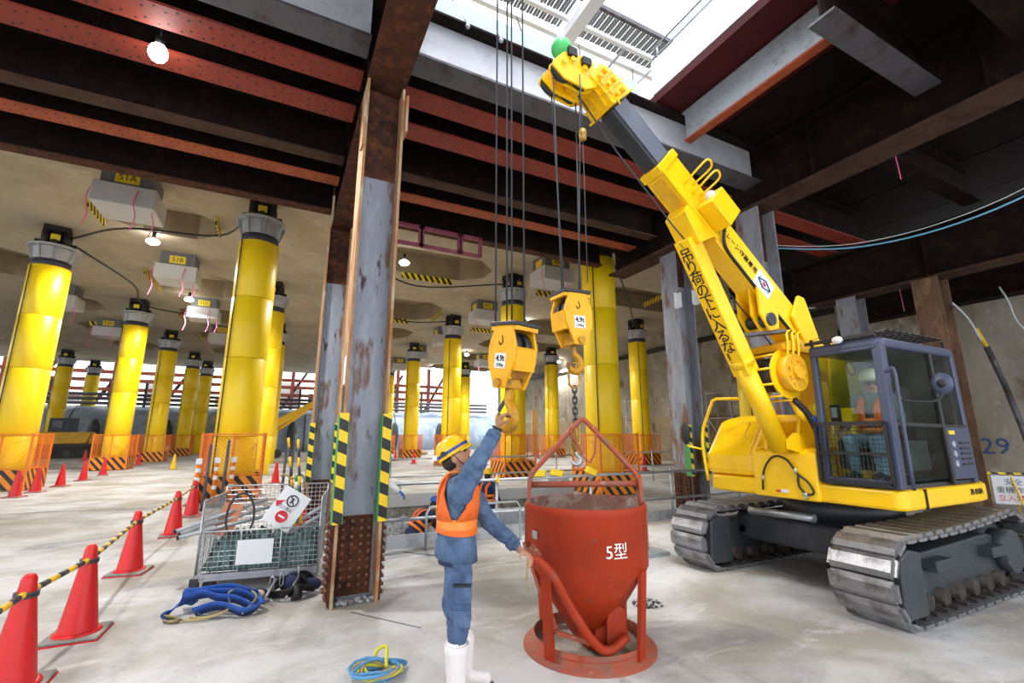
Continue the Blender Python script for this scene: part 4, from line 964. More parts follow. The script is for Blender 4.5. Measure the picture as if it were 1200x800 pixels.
nx_ = V((-d.z, 0, d.x)); nx_ = nx_ if nx_.x < 0 else -nx_
for i, ch in enumerate(s_):
    p = A + d * (.20 + i * .140) + nx_ * .103
    text(ch, .170, 'text_black', cv, frame(p - V(CO), (0, -1, 0), -d), 'lettering', .0015, bold=.0012)
m = MB()
for k in range(3): m.sphere(A + d * (.05 + k * .022) + nx_ * .102 + V((0, .02 - .01 * k, 0)), .008, 6, 4)
C_(m, 'cover_bolts', 'text_black', cv, kind='stuff')
m = MB(); m.tube(smooth_path([(5.15, 3.2, 2.05), (5.28, 3.14, 1.88), (5.35, 3.1, 1.65), (5.33, 3.1, 1.5)], 4), .035, 8); C_(m, 'hose_bundle', 'black')
m = MB(); m.tube(smooth_path([(5.31, 3.125, 1.86), (5.355, 3.10, 1.7), (5.345, 3.1, 1.54)], 4), .042, 8); C_(m, 'hose_sleeve', 'blue_strap')
# rope guide bracket under the boom
for yy in (3.16, 3.26, 3.42):
    m = MB(); m.prism([(4.66, 3.30), (4.98, 3.03), (4.96, 2.84), (4.80, 2.80), (4.66, 2.98)], yy - .012, yy + .012); C_(m, 'guide_bracket', 'crane_yellow')
m = MB(); m.cyl((4.82, 3.12, 2.93), (4.82, 3.62, 2.93), .075, n=16); C_(m, 'guide_roller', 'dark')
m = MB(); m.bar((4.62, 3.55, 2.78), (5.0, 3.10, 2.80), .12, .03, (0, 0, 1)); C_(m, 'guide_plate', 'blue_beam')
# winch
w_ = V((5.10, 3.36, 2.34))
m = MB(); m.cyl(w_ + V((0, -.14, 0)), w_ + V((0, .20, 0)), .20, n=28); wd = C_(m, 'winch_drum', 'dark')
for y in (-.16, .20): m = MB(); m.cyl(w_ + V((0, y, 0)), w_ + V((0, y + .025, 0)), .285, n=32); C_(m, 'drum_flange', 'crane_yellow', wd)
m = MB(); m.cyl(w_ + V((0, -.27, 0)), w_ + V((0, -.16, 0)), .21, n=20)
for k in range(9): a = 2 * PI * k / 9; m.cyl(w_ + V((.14 * math.cos(a), -.285, .14 * math.sin(a))), w_ + V((.14 * math.cos(a), -.27, .14 * math.sin(a))), .02, n=6)
m.cyl(w_ + V((0, -.31, 0)), w_ + V((0, -.27, 0)), .08, n=12); C_(m, 'winch_motor', 'dirty_yellow', wd)
for k in range(7):
    a = R(70 + 34 * k); c = w_ + V((.30 * math.cos(a), 0, .30 * math.sin(a))); m = MB(); m.cyl(c + V((0, -.16, 0)), c + V((0, .22, 0)), .014, n=6); C_(m, 'drum_guard_rod', 'crane_yellow', wd)
m = MB(); m.prism([(4.95, 2.66), (5.3, 2.76), (5.6, 2.60), (5.0, 2.60)], 3.14, 3.56); C_(m, 'winch_bracket', 'dirty_yellow')
for k in range(3):
    m = MB(); p = w_ + V((-.08 + .1 * k, -.22, .1)); m.tube(smooth_path([p, p + V((0, -.03, .22)), p + V((.05, 0, .36)), p + V((.15, .02, .40))], 4), .014, 6); C_(m, 'winch_pipe', 'crane_yellow', wd)
m = MB(); m.tube(smooth_path([(5.2, 3.25, 2.06), (5.25, 3.2, 1.88), (5.42, 3.2, 1.82), (5.55, 3.22, 2.0)], 5), .04, 8); C_(m, 'support_hoop', 'crane_yellow')
# handrail and round mirror on the left front corner
m = MB(); m.tube(smooth_path([(5.30, 4.60, 1.05), (5.27, 4.62, 1.5), (5.28, 4.60, 1.75)], 4) + [V((5.3, 4.42, 2.12)), V((5.32, 4.36, 2.14)), V((5.45, 4.12, 2.13))], .022, 8); hr = C_(m, 'handrail', 'crane_yellow')
m = MB(); m.tube([(5.25, 4.60, 1.46), (5.22, 4.82, 1.50), (5.21, 4.86, 1.54), (5.2, 4.86, 1.78)], .015, 6); C_(m, 'mirror_arm', 'crane_yellow', hr)
m = MB(); m.sphere((5.19, 4.84, 1.68), (.025, .085, .16), 14, 10); C_(m, 'corner_mirror', 'black', hr)
# ------------------------------------------------------------------ cab
X0, X1, Y0, Y1, Z0, Z1 = 5.24, 6.86, 2.33, 3.04, 1.15, 2.62
cab = MB()
m = MB()
m.prism(rrect(X0, X1, Y0, Y1, (.05, .05, .10, .12)), Z1 - .10, Z1, 'xy'); cb = C_(m, 'cab_roof', 'cab_blue', cr, .03)
def post(p0, p1, w, h, nm='cab_pillar', mt='cab_blue', par=cb, up=(1, 0, 0), bev=.012): m = MB(); m.bar(p0, p1, w, h, up); return C_(m, nm, mt, par, bev)
post((X0 + .035, Y1 - .035, Z0), (X0 + .06, Y1 - .035, Z1 - .05), .06, .07)
post((X0 + .04, Y0 + .05, Z0), (X0 + .07, Y0 + .05, Z1 - .05), .09, .10)
post((X1 - .56, Y0 + .03, Z0), (X1 - .60, Y0 + .03, Z1 - .05), .05, .05, mt='black')
post((X1 - .02, Y0 + .05, Z0), (X1 - .06, Y0 + .05, Z1 - .05), .06, .08)
post((X1 - .02, Y1 - .04, Z0), (X1 - .06, Y1 - .04, Z1 - .05), .06, .08)
post((X0 + .05, Y0 + .05, Z1 - .08), (X0 + .05, Y1 - .02, Z1 - .08), .07, .09, 'cab_header')
post((X0 + .03, Y0 + .05, Z0 + .04), (X0 + .03, Y1 - .02, Z0 + .04), .07, .07, 'cab_sill')
post((X0 + .05, Y0 + .03, Z1 - .06), (X1 - .05, Y0 + .03, Z1 - .06), .05, .08, 'cab_header')
post((X0 + .05, Y0 + .03, Z0 + .03), (X1 - .05, Y0 + .03, Z0 + .03), .05, .07, 'cab_sill', 'dark')
post((X0 + .1, Y0 + .025, 1.76), (X1 - .05, Y0 + .025, 1.74), .03, .045, 'door_rail', 'black')
m = MB(); C_(m.box(X1 - .58, X1 - .02, Y0 + .01, Y0 + .04, Z0 + .05, 1.74), 'cab_side_panel', 'cab_blue', cb, .01)
for k in range(5): m = MB(); C_(m.box(X1 - .32, X1 - .10, Y0 + .0, Y0 + .012, 1.34 + k * .055, 1.36 + k * .055), 'vent_slat', 'black', cb)
for k, z in enumerate((1.56, 1.46, 1.36)): m = MB(); C_(m.cyl((X1 - .46, Y0 + .0, z), (X1 - .46, Y0 + .012, z), .034, n=14), 'round_sticker', 'galv_dull', cb)
m = MB(); C_(m.box(X1 - .52, X1 - .40, Y0 + .0, Y0 + .012, 1.66, 1.70), 'sticker', 'label_yellow', cb)
m = MB(); C_(m.box(X1 - .09, X1 - .04, Y0 + .1, Y1 - .1, Z0, Z1 - .1), 'cab_rear_wall', 'dark', cb)
m = MB(); C_(m.box(X0 + .05, X1 - .05, Y0 + .06, Y1 - .05, Z0 - .01, Z0 + .03), 'cab_floor', 'dark', cb)
def pane(vs, nm='window_pane'):
    m = MB(); n = len(vs); e = V((.004, .004, 0)); m.add(list(vs) + [V(v) + e for v in vs], [tuple(range(n)), tuple(reversed(range(n, 2 * n)))] + [(i, (i + 1) % n, (i + 1) % n + n, i + n) for i in range(n)]); return C_(m, nm, 'glass', cb)
pane([(X0 + .03, Y0 + .1, Z0 + .07), (X0 + .03, Y1 - .06, Z0 + .07), (X0 + .03, Y1 - .06, 1.74), (X0 + .03, Y0 + .1, 1.74)])
pane([(X0 + .04, Y0 + .1, 1.76), (X0 + .04, Y1 - .06, 1.76), (X0 + .05, Y1 - .06, Z1 - .11), (X0 + .05, Y0 + .1, Z1 - .11)])
pane([(X0 + .1, Y0 + .03, Z0 + .06), (X1 - .6, Y0 + .03, Z0 + .06), (X1 - .62, Y0 + .03, 1.73), (X0 + .1, Y0 + .03, 1.73)])
pane([(X0 + .1, Y0 + .03, 1.78), (X1 - .62, Y0 + .03, 1.78), (X1 - .64, Y0 + .03, Z1 - .1), (X0 + .12, Y0 + .03, Z1 - .1)])
pane([(X1 - .56, Y0 + .03, 1.78), (X1 - .06, Y0 + .03, 1.78), (X1 - .09, Y0 + .03, Z1 - .1), (X1 - .58, Y0 + .03, Z1 - .1)])
pane([(X0 + .1, Y1 - .03, 1.5), (X1 - .1, Y1 - .03, 1.5), (X1 - .12, Y1 - .03, Z1 - .1), (X0 + .12, Y1 - .03, Z1 - .1)])
# wire guard before the lower front window
gd = MB(); gd.bar((X0 - .03, Y0 + .06, 1.77), (X0 - .03, Y1, 1.77), .03, .04); gd.bar((X0 - .03, Y0 + .06, 1.18), (X0 - .03, Y1, 1.18), .03, .04)
gd.bar((X0 - .03, Y0 + .06, 1.18), (X0 - .03, Y0 + .06, 1.77), .03, .03, (1, 0, 0)); gd.bar((X0 - .03, Y1, 1.18), (X0 - .03, Y1, 1.77), .03, .03, (1, 0, 0)); gd.bar((X0 - .03, Y0 + .06, 1.47), (X0 - .03, Y1, 1.47), .02, .025)
g_ = C_(gd, 'front_guard', 'black', cb)
m = MB()
for k in range(17): y = Y0 + .06 + k * (Y1 - Y0 - .06) / 17; m.tube([(X0 - .03, y, 1.19), (X0 - .03, y, 1.76)], .003, 4)
for k in range(14): z = 1.19 + k * .042; m.tube([(X0 - .03, Y0 + .06, z), (X0 - .03, Y1, z)], .003, 4)
C_(m, 'guard_wires', 'black', g_, kind='stuff')
# roof guard of bars
m = MB()
for k in range(9): y = Y0 + .05 + k * .08; m.tube([(X0 - .02, y, Z1 + .035), (X0 + .25, y, Z1 + .10), (X1 - .1, y, Z1 + .11)], .009, 5)
for k in range(12): x = X0 + .02 + k * .125; m.tube([(x, Y0 + .02, Z1 + (.05 if k < 2 else .10)), (x, Y1 - .02, Z1 + (.05 if k < 2 else .10))], .009, 5)
m.bar((X0 - .02, Y0 + .03, Z1 + .03), (X0 - .02, Y1, Z1 + .03), .03, .03)
C_(m, 'roof_guard', 'black', cb)
for x, y in ((X0 + .02, Y0 + .05), (X0 + .02, Y1 - .05), (X1 - .15, Y0 + .05), (X1 - .15, Y1 - .05)): m = MB(); C_(m.box(x - .012, x + .012, y - .012, y + .012, Z1, Z1 + .08), 'guard_stand', 'black', cb)
m = MB(); m.sphere((X0 - .04, Y0 + .36, Z1 + .02), (.035, .055, .04), 12, 8); wl = C_(m, 'work_or_fill_lamp', 'sign_white', cb)
m = MB(); m.tube(smooth_path([(X0 + .02, Y0 - .0, 2.26), (X0 + .02, Y0 - .07, 2.27), (X0 + .02, Y0 - .07, 1.9), (X0 + .06, Y0 - .05, 1.15)], 4), .016, 7); gr = C_(m, 'grab_rail', 'cab_blue', cb)
m = MB(); m.tube(smooth_path([(X0 + .02, Y0 - .07, 1.98), (X0 + .2, Y0 - .22, 1.96), (X0 + .30, Y0 - .28, 2.0), (X0 + .32, Y0 - .29, 2.1)], 4), .013, 7); C_(m, 'mirror_stem', 'black', gr)
m = MB(); m.sphere((X0 + .32, Y0 - .30, 2.13), (.03, .085, .105), 18, 12); C_(m, 'side_mirror', 'cab_blue', gr)
m = MB(); m.sphere((X0 + .295, Y0 - .305, 2.13), (.02, .035, .04), 12, 8); C_(m, 'mirror_socket', 'black', gr)
# cab inside
m = MB(); m.box(5.65, 6.10, 2.45, 2.92, 1.28, 1.55); m.bar((6.08, 2.685, 1.5), (6.20, 2.685, 2.22), .42, .12, (0, 1, 0)); C_(m, 'seat', 'black', cb, .03)
for y in (2.42, 2.95): m = MB(); m.box(5.5, 5.95, y - .05, y + .05, 1.3, 1.60); C_(m, 'console', 'dark', cb, .02)
for y in (2.42, 2.95): m = MB(); m.cyl((5.56, y, 1.6), (5.53, y, 1.76), .014, n=8); m.sphere((5.53, y, 1.78), .03, 10, 8); C_(m, 'lever', 'black', cb)
m = MB(); m.box(5.42, 5.47, 2.90, 2.98, 1.80, 1.98); C_(m, 'display', 'black', cb); m = MB(); m.box(5.415, 5.42, 2.91, 2.97, 1.84, 1.95); C_(m, 'display_face', 'galv_dull', cb)
m = MB(); m.tube(smooth_path([(5.4, 2.72, 2.50), (5.4, 2.74, 2.36), (5.4, 2.70, 2.28), (5.4, 2.66, 2.33), (5.4, 2.70, 2.42)], 4), .009, 5); C_(m, 'hanging_cord', 'black', cb)
m = MB(); m.box(5.5, 5.7, 2.98, 3.0, 1.80, 1.9); C_(m, 'green_light', 'green_ball', cb)

# ------------------------------------------------------------------ hook blocks
CAMR = R(-26.5)
def hook_curve(m, o, s=1.0, mi=0, open_left=True):
    """single crane hook hanging from o, in the local xz plane"""
    sg = 1 if open_left else -1
    P = [(0, 0), (0, -.07), (.012, -.11), (.06, -.155), (.085, -.215), (.065, -.275), (.01, -.305), (-.055, -.292), (-.092, -.245), (-.098, -.205)]
    r = [.030, .032, .036, .044, .050, .052, .048, .040, .028, .014]
    pts = smooth_path([(o[0] + sg * x * s, o[1], o[2] + z * s) for x, z in P], 4); rr = []
    for i in range(len(pts)):
        t = i / 4; k = min(int(t), len(r) - 2); rr.append((r[k] + (r[k + 1] - r[k]) * (t - k)) * s)
    m.tube(pts, rr, 12, mi=mi)
def make_block_(label, loc, rz, tilt):
    t = thing('hook_block', label, 'hook block', loc, rz, 'crane hook blocks'); t.rotation_euler = (0, tilt, rz)
    for sg in (-1, 1):
        y = sg * .105
        m = MB(); m.prism([(-.06, -.02), (.06, -.02), (.15, .18), (.155, .30), (.10, .46), (-.10, .46), (-.155, .30), (-.15, .18)], y - .012, y + .012); sp = m.build('side_plate', 'hook_yellow', t, bevel=.004)
        m = MB(); m.cyl((0, y + sg * .012, .02), (0, y + sg * .035, .02), .035, n=14); m.build('pin_boss', 'hook_steel', sp)
        yy = y + sg * .0135
        m = MB(); m.box(-.062, .062, yy - .001, yy + .001, .13, .245); m.build('rating_plate', 'sign_white', sp)
        fm = frame((0, yy + sg * .0015, .205), (-sg, 0, 0), (0, 0, 1)); text('4.9t', .062, 'text_black', sp, fm, 'rating', bold=.0018)
        fm = frame((0, yy + sg * .0015, .155), (-sg, 0, 0), (0, 0, 1)); text('220kg', .034, 'text_black', sp, fm, 'rating')
        m = MB(); m.tube(smooth_path([(.0, yy, .38), (.012, yy, .33), (-.015, yy, .31), (-.03, yy, .335)], 4), .005, 6); m.build('painted_hook_mark', 'text_black', sp)
    m = MB(); m.bar((-.15, 0, .475), (.15, 0, .475), .26, .03, w1=.26); m.build('top_guard', 'dark', t, bevel=.006)
    m = MB(); m.bar((-.125, -.11, .44), (-.125, .11, .44), .05, .03); m.bar((.125, -.11, .44), (.125, .11, .44), .05, .03); m.build('cross_plate', 'hook_yellow', t, kind='stuff')
    for y in (-.05, .05): m = MB(); m.cyl((0, y - .03, .29), (0, y + .03, .29), .13, n=26); m.build('sheave', 'dark', t)
    m = MB(); m.prism([(-.155, .12), (-.165, .28), (-.14, .30), (-.11, .12)], -.10, .10); m.prism([(.155, .12), (.165, .28), (.14, .30), (.11, .12)], -.10, .10); m.build('cheek_cover', 'hook_yellow', t, kind='stuff')
    m = MB(); m.box(-.05, .05, -.10, .10, -.015, .06); m.build('crosshead', 'hook_steel', t, bevel=.008)
    return t
M['hook_yellow'] = mat('hook_block_yellow', (.84, .41, .004), .42, .05, (((.66, .29, .008), 6, .52, .75), ((.22, .12, .03), 10, .67, .78)), .1)
h1 = make_block_('free yellow hook block held by the worker, hanging on four ropes', (1.545, 3.145, 2.02), CAMR - R(48), R(8))
m = MB(); hook_curve(m, (0, 0, -.01)); m.build('hook', 'hook_steel', h1)
m = MB(); m.bar((-.02, 0, -.09), (-.10, 0, -.20), .03, .012, (0, 1, 0)); m.build('latch', 'dark', h1)
for k, (x, y) in enumerate(((-.11, -.05), (-.02, .05), (.02, -.05), (.12, .05))):
    m = MB(); m.tube([(1.545 + math.cos(CAMR) * x * 1.0 - .0, 3.145 + math.sin(CAMR) * x, 2.46), (1.53 + math.cos(CAMR) * x * 1.02, 3.15 + math.sin(CAMR) * x * 1.02, 14.4)], .0075, 6)
    o = m.build('wire_rope', 'rope'); tag(o, ('left', 'left middle', 'right middle', 'right')[k] + ' of the four ropes rising from the free hook block through the opening', 'rope', 'ropes of the free hook block')
h2 = make_block_('yellow hook block carrying the chain above the red bucket', (2.335, 3.42, 2.47), CAMR + R(30), R(-3))
m = MB(); hook_curve(m, (0, 0, -.01), .78); m.build('hook', 'hook_steel', h2)
for k, ((x, y), q) in enumerate((((2.06, 3.235), (2.24, 3.44)), ((2.16, 3.435), (2.30, 3.49)), ((2.38, 3.235), (2.37, 3.36)), ((2.46, 3.435), (2.43, 3.42)))):
    m = MB(); m.tube([(q[0], q[1], 2.86), (x, y, 5.12)], .0075, 6)
    o = m.build('wire_rope', 'rope'); tag(o, ('left', 'left middle', 'right middle', 'right')[k] + ' of the four ropes between boom head and chain hook block', 'rope', 'ropes of the boom head')

# ------------------------------------------------------------------ chain sling and concrete bucket
ch = thing('chain_sling', 'short chain sling with big oval link hooked to the bucket bail', 'chain', (2.335, 3.42, 1.80), CAMR)
def oval(c, w, h, r, turn=0, n=16):
    P = []
    for i in range(n):
        a = 2 * PI * i / n; x = w * math.cos(a); z = (h - w) * (1 if math.sin(a) > 0 else -1) + w * math.sin(a) if abs(math.sin(a)) > .01 else w * math.sin(a)
        P.append(V((c[0] + x * math.cos(turn), c[1] + x * math.sin(turn), c[2] + z)))
    m = MB(); m.tube(P, r, 8, closed=True); return m
oval((0, 0, .385), .055, .115, .012, .3).build('master_link', 'brass', ch)
z = .255
for k in range(7):
    oval((0, 0, z), .018, .034, .0075, PI / 2 * (k % 2)).build('chain_link', 'dark', ch); z -= .048
z0c = z
for k in range(4):
    oval((.008 * (-1) ** k, 0, z + .0), .026, .046, .011, PI / 2 * (k % 2) + .4).build('chain_link', 'brass', ch); z -= .052
for i in range(5):
    oval((-.03, .0, z0c - .02 - .048 * i), .018, .034, .0075, PI / 2 * (i % 2) + .9).build('chain_link', 'brass', ch)
m = MB(); hook_curve(m, (0, 0, z + .02), .42); m.build('sling_hook', 'galv', ch)

bk = thing('concrete_bucket', 'red steel concrete bucket on a round skirt, hanging slack on the chain', 'bucket', (2.38, 3.38, 0), CAMR)
RB = .50
m = MB(); m.lathe([(RB, 1.10), (RB + .006, 1.085), (RB + .006, 1.04), (RB, 1.03), (RB, .63), (.14, .09), (.12, .09), (RB - .018, .63), (RB - .018, 1.10)], 56, cap=False)
for f in range(len(m.f)): m.mi[f] = 1 if f >= 6 * 56 else 0
m.add(m.v[8 * 56:9 * 56] + m.v[0:56], [(j, (j + 1) % 56, 56 + (j + 1) % 56, 56 + j) for j in range(56)], 0)
m.build('hopper', ['bucket', 'bucket_in'], bk)
m = MB(); m.lathe([(RB - .03, .70), (RB - .03, .705)], 40); m.build('concrete_residue', 'bucket_in', bk)
m = MB(); m.lathe([(.53, 0), (.53, .014), (.45, .016), (.45, .10), (.44, .10), (.44, 0)], 56, cap=False); m.build('skirt_ring', 'bucket_dirty', bk)
m = MB(); m.lathe([(.44, .004), (.44, .012)], 48); m.build('slurry', 'slurry', bk)
for a in (222, 318, 42, 138):
    c_, s_ = math.cos(R(a)), math.sin(R(a)); rr = RB - .045
    m = MB(); p0 = V((c_ * rr, s_ * rr, .016)); p1 = V((c_ * (RB + .0), s_ * (RB + .0), .64)); tdir = V((-s_, c_, 0))
    m.bar(p0, p1, .085, .03, tdir.cross(V((0, 0, 1)))); m.build('leg', 'bucket', bk)
m = MB(); m.tube([(math.cos(R(a)) * .43, math.sin(R(a)) * .43, .06) for a in range(222, 319, 8)], .022, 6); m.build('foot_rail', 'bucket', bk)
# clamshell gate and its lever
for sg in (-1, 1):
    m = MB(); m.lathe([(.13, -.16), (.155, -.15), (.155, .15), (.13, .16)], 24, (.04, 0, .165), axis='y', smooth=True)
    break
m.build('discharge_gate', 'bucket', bk)
m = MB(); m.prism([(-.02, .04), (.20, .10), (.24, .26), (.12, .36), (.04, .22)], -.20, -.17); m.build('gate_arm', 'bucket', bk, bevel=.006)
m = MB(); m.prism([(.10, .10), (.26, .16), (.25, .34), (.14, .40), (.10, .26)], -.26, -.22); m.build('gate_shield', 'bucket', bk, bevel=.006)
m = MB(); m.tube(smooth_path([(.24, -.30, .17), (.08, -.40, .12), (-.04, -.45, .20), (-.20, -.53, .44), (-.31, -.56, .64), (-.40, -.54, .735), (-.47, -.48, .76)], 6), .032, 10); m.build('gate_lever', 'bucket', bk)
m = MB(); m.bar((-.49, -.46, .77), (-.44, -.50, .83), .10, .012, (1, 1, .4)); m.build('lever_plate', 'bucket_dirty', bk)
m = MB(); m.bar((-.515, -.12, .80), (-.30, -.32, .22), .045, .03); m.build('brace_strut', 'bucket_dirty', bk)
m = MB(); m.bar((-.30, -.34, .22), (.12, -.24, .06), .03, .03); m.build('link_rod', 'bucket_dirty', bk)
m = MB(); m.tube(smooth_path([(-.50, -.33, .74), (-.51, -.35, .6), (-.50, -.36, .5)], 3), .008, 6); m.build('tie_rope', 'rope_tan', bk)
# bail
for sg in (-1, 1):
    m = MB(); m.bar((sg * (RB - .015), -.0, .98), (sg * (RB - .03), 0, 1.29), .03, .10, (0, 1, 0)); m.bar((sg * (RB + .004), 0, .72), (sg * (RB + .004), 0, 1.08), .02, .10, (0, 1, 0)); m.build('bail_post', 'bucket_dirty', bk)
    m = MB(); m.tube([(sg * (RB - .03), 0, 1.20), (sg * (RB - .035), 0, 1.29), (sg * (RB - .07), 0, 1.35), (sg * .03, 0, 1.775), (0, 0, 1.79)], .022, 8); m.build('bail_bar', 'bucket_dirty', bk)
m = MB(); m.tube([(-RB + .03, 0, 1.235), (RB - .03, 0, 1.245)], .026, 10); m.build('cross_bar', 'bucket_dirty', bk)
m = MB(); m.tube([(-.11, -.02, 1.72), (-.10, -.02, 1.66), (.02, -.03, 1.44), (.05, -.03, 1.42), (.10, -.02, 1.50), (.12, -.01, 1.72)], .010, 6); m.build('sling_loop', 'bucket_dirty', bk)
# stencilled mark, letters follow the round wall
def curved_text(s_, size, a, z_, rad, mt, parent):
    c = bpy.data.curves.new('t', 'FONT'); c.body = s_; c.size = size; c.extrude = .002; c.align_x = 'CENTER'; c.align_y = 'CENTER'
    o = bpy.data.objects.new('t', c); COL.objects.link(o); bpy.context.view_layer.update()
    me = bpy.data.meshes.new_from_object(o.evaluated_get(bpy.context.evaluated_depsgraph_get())); bpy.data.objects.remove(o)
    for v in me.vertices:
        t = a + v.co.x / rad; r = rad + .003 + v.co.z; v.co = V((r * math.cos(t), r * math.sin(t), z_ + v.co.y))
    me.materials.clear(); me.materials.append(M[mt]); return link('stencil_mark', me, parent)
curved_text('5型', .125, R(-72), .80, RB + .001, 'text_white', bk)
m = MB(); m.box(-.035, .035, -.004, 0, -.03, .03); o = m.build('small_label', 'galv_dull', bk); o.location = (-RB * .88, -RB * .50, .88); o.rotation_euler.z = R(-62)
m = MB()
for k in range(190):
    a = rnd.random() * 6.28; q = rnd.random() ** .5 * .115; m.sphere((math.cos(a) * q * 1.35, math.sin(a) * q, .006 + rnd.random() * .01), (.016, .014, .010), 6, 4, mi=k % 3 % 2)
o = m.build('gravel_patch', ['dark', 'block'], kind='stuff'); o.location = (3.42, 3.85, 0); o.rotation_euler.z = CAMR
tag(o, 'round patch of broken stones on the floor right of the bucket', 'gravel')

# ------------------------------------------------------------------ barriers, pit and its things
def barrier(name, label, x0, x1, y, zs, posts, kick=0, grp=None, mt='galv'):
    t = thing(name, label, 'railing', (x0, y, 0), 0, grp)
    for z in zs: m = MB(); m.tube([(0, 0, z), (x1 - x0, 0, z)], .025, 10); m.build('rail', mt, t)
    for p in posts:
        m = MB(); m.tube([(p - x0, .03, 0), (p - x0, .03, zs[0] + .08)], .025, 10); m.build('post', mt, t)
        m = MB(); m.box(p - x0 - .03, p - x0 + .03, -.03, .06, zs[0] - .04, zs[0] + .04); m.build('clamp', 'label_yellow' if int(p * 10) % 2 else 'galv', t)
    for k in range(kick):
        w = (x1 - x0) / kick; m = MB(); m.box(k * w + .01, (k + 1) * w - .01, .04, .055, .01, .20); m.build('kick_plate', 'galv', t)
    return t
barrier('guard_rail', 'galvanised guard rail with kick plates along the near edge of the pit', .9, 9.6, 7.15, (.93, .42), (1.5, 3.3, 5.2, 7.2, 9.2), 6)
barrier('guard_rail', 'guard rail along the far side of the pit behind the worker', 1.2, 10.3, 12.2, (1.05, .60), (2.6, 5.0, 7.6, 9.9), 0)
barrier('guard_rail', 'farthest guard rail in front of the guards behind the bucket', 9.5, 17.5, 13.2, (1.05, .55), (10.2, 12.4, 14.6, 17), 0)
for i, x in enumerate((2.05, 2.45)):
    m = MB(); m.tube([(x, 6.95, 0), (x, 6.95, .52), (x + .06, 6.95, .60), (x + 1.5, 6.95, .60), (x + 1.56, 6.95, .52), (x + 1.56, 6.95, 0)] if i == 0 else [(x, 6.75, 0), (x, 6.75, .45), (x + .06, 6.75, .52), (x + 1.2, 6.75, .52), (x + 1.26, 6.75, .45), (x + 1.26, 6.75, 0)], .02, 8)
    tag(m.build('bent_pipe_hoop', 'galv'), 'bent pipe hoop on the floor edge behind the worker, ' + ('farther one' if i == 0 else 'nearer one'), 'hoop', 'bent pipe hoops')
for i, (x0, x1, y, z, r) in enumerate(((3.3, 7.5, 8.6, .07, .07), (3.4, 7.5, 8.95, .06, .06), (6.0, 7.5, 9.9, .09, .09))):
    m = MB(); m.tube([(x0, y, z), (x1, y - .1, z)], r, 12); tag(m.build('steel_pipe', 'galv_dull'), ('front', 'middle', 'rear')[i] + ' of the grey pipes laid across the pit behind the bucket', 'pipe', 'pipes across the pit')
for i, (x, y) in enumerate(((4.1, 8.2), (5.1, 8.0), (5.5, 9.5))):
    m = MB(); m.box(-.45, .45, -.25, .25, 0, .02); m.box(-.45, -.43, -.25, .25, 0, .3); m.box(.43, .45, -.25, .25, 0, .3); m.box(-.45, .45, .23, .25, 0, .3)
    o = m.build('shutter_box', 'galv_dull'); o.location = (x, y, -.05 if i < 2 else -.3); o.rotation_euler.z = .2 * i; tag(o, ('left', 'right', 'rear')[i] + ' open metal shutter box in the pit behind the bucket', 'form', 'shutter boxes')
for i, (x, y) in enumerate(((2.2, 11.35), (2.55, 11.4), (6.9, 11.4), (7.3, 11.4))):
    m = MB(); m.box(-.14, .14, -.1, .1, .30, .56); o = m.build('concrete_block', 'block', bevel=.01); o.location = (x, y, 0); tag(o, ('first', 'second', 'third', 'fourth')[i] + ' white block on the far pit curb, counted from the left', 'block', 'blocks on the pit curb')
for i, (x, y) in enumerate(((4.05, 7.12), (4.4, 7.10), (5.15, 7.12))):
    m = MB(); m.box(-.10, .10, -.04, .04, -.04, .06); m.cyl((-.12, 0, -.02), (.14, 0, .03), .03, n=8); o = m.build('rail_clamp', 'label_yellow', kind=None); o.location = (x, y - .03, .97); o.rotation_euler.y = .2 * i
    tag(o, ('left', 'middle', 'right')[i] + ' yellow clamp on the pit rail behind the bucket bail', 'clamp', 'yellow rail clamps')
    o.location.z = 1.0
m = MB(); m.box(-.5, .5, -.35, .35, 0, .05); o = m.build('step_plate', 'galv_dull'); o.location = (4.55, 5.5, 0); tag(o, 'grey chequer plate on the floor between bucket and crane track', 'plate')
m = MB()
for k in range(8): m.bar((-.35 + k * .09, 0, .03), (-.26 + k * .09, 0, .03), .08, .06, mi=k % 2)
o = m.build('striped_timber', ['bar_yellow', 'bar_black']); o.location = (4.2, 5.35, 0); tag(o, 'short yellow and black striped timber on the floor right of the bucket', 'timber')
m = MB(); m.box(-.7, .7, -.45, .45, 0, .02); o = m.build('floor_sheet', 'teal_net'); o.location = (6.3, 1.35, 0); o.rotation_euler.z = .1; tag(o, 'pale green sheet lying on the floor right of the near track', 'sheet')

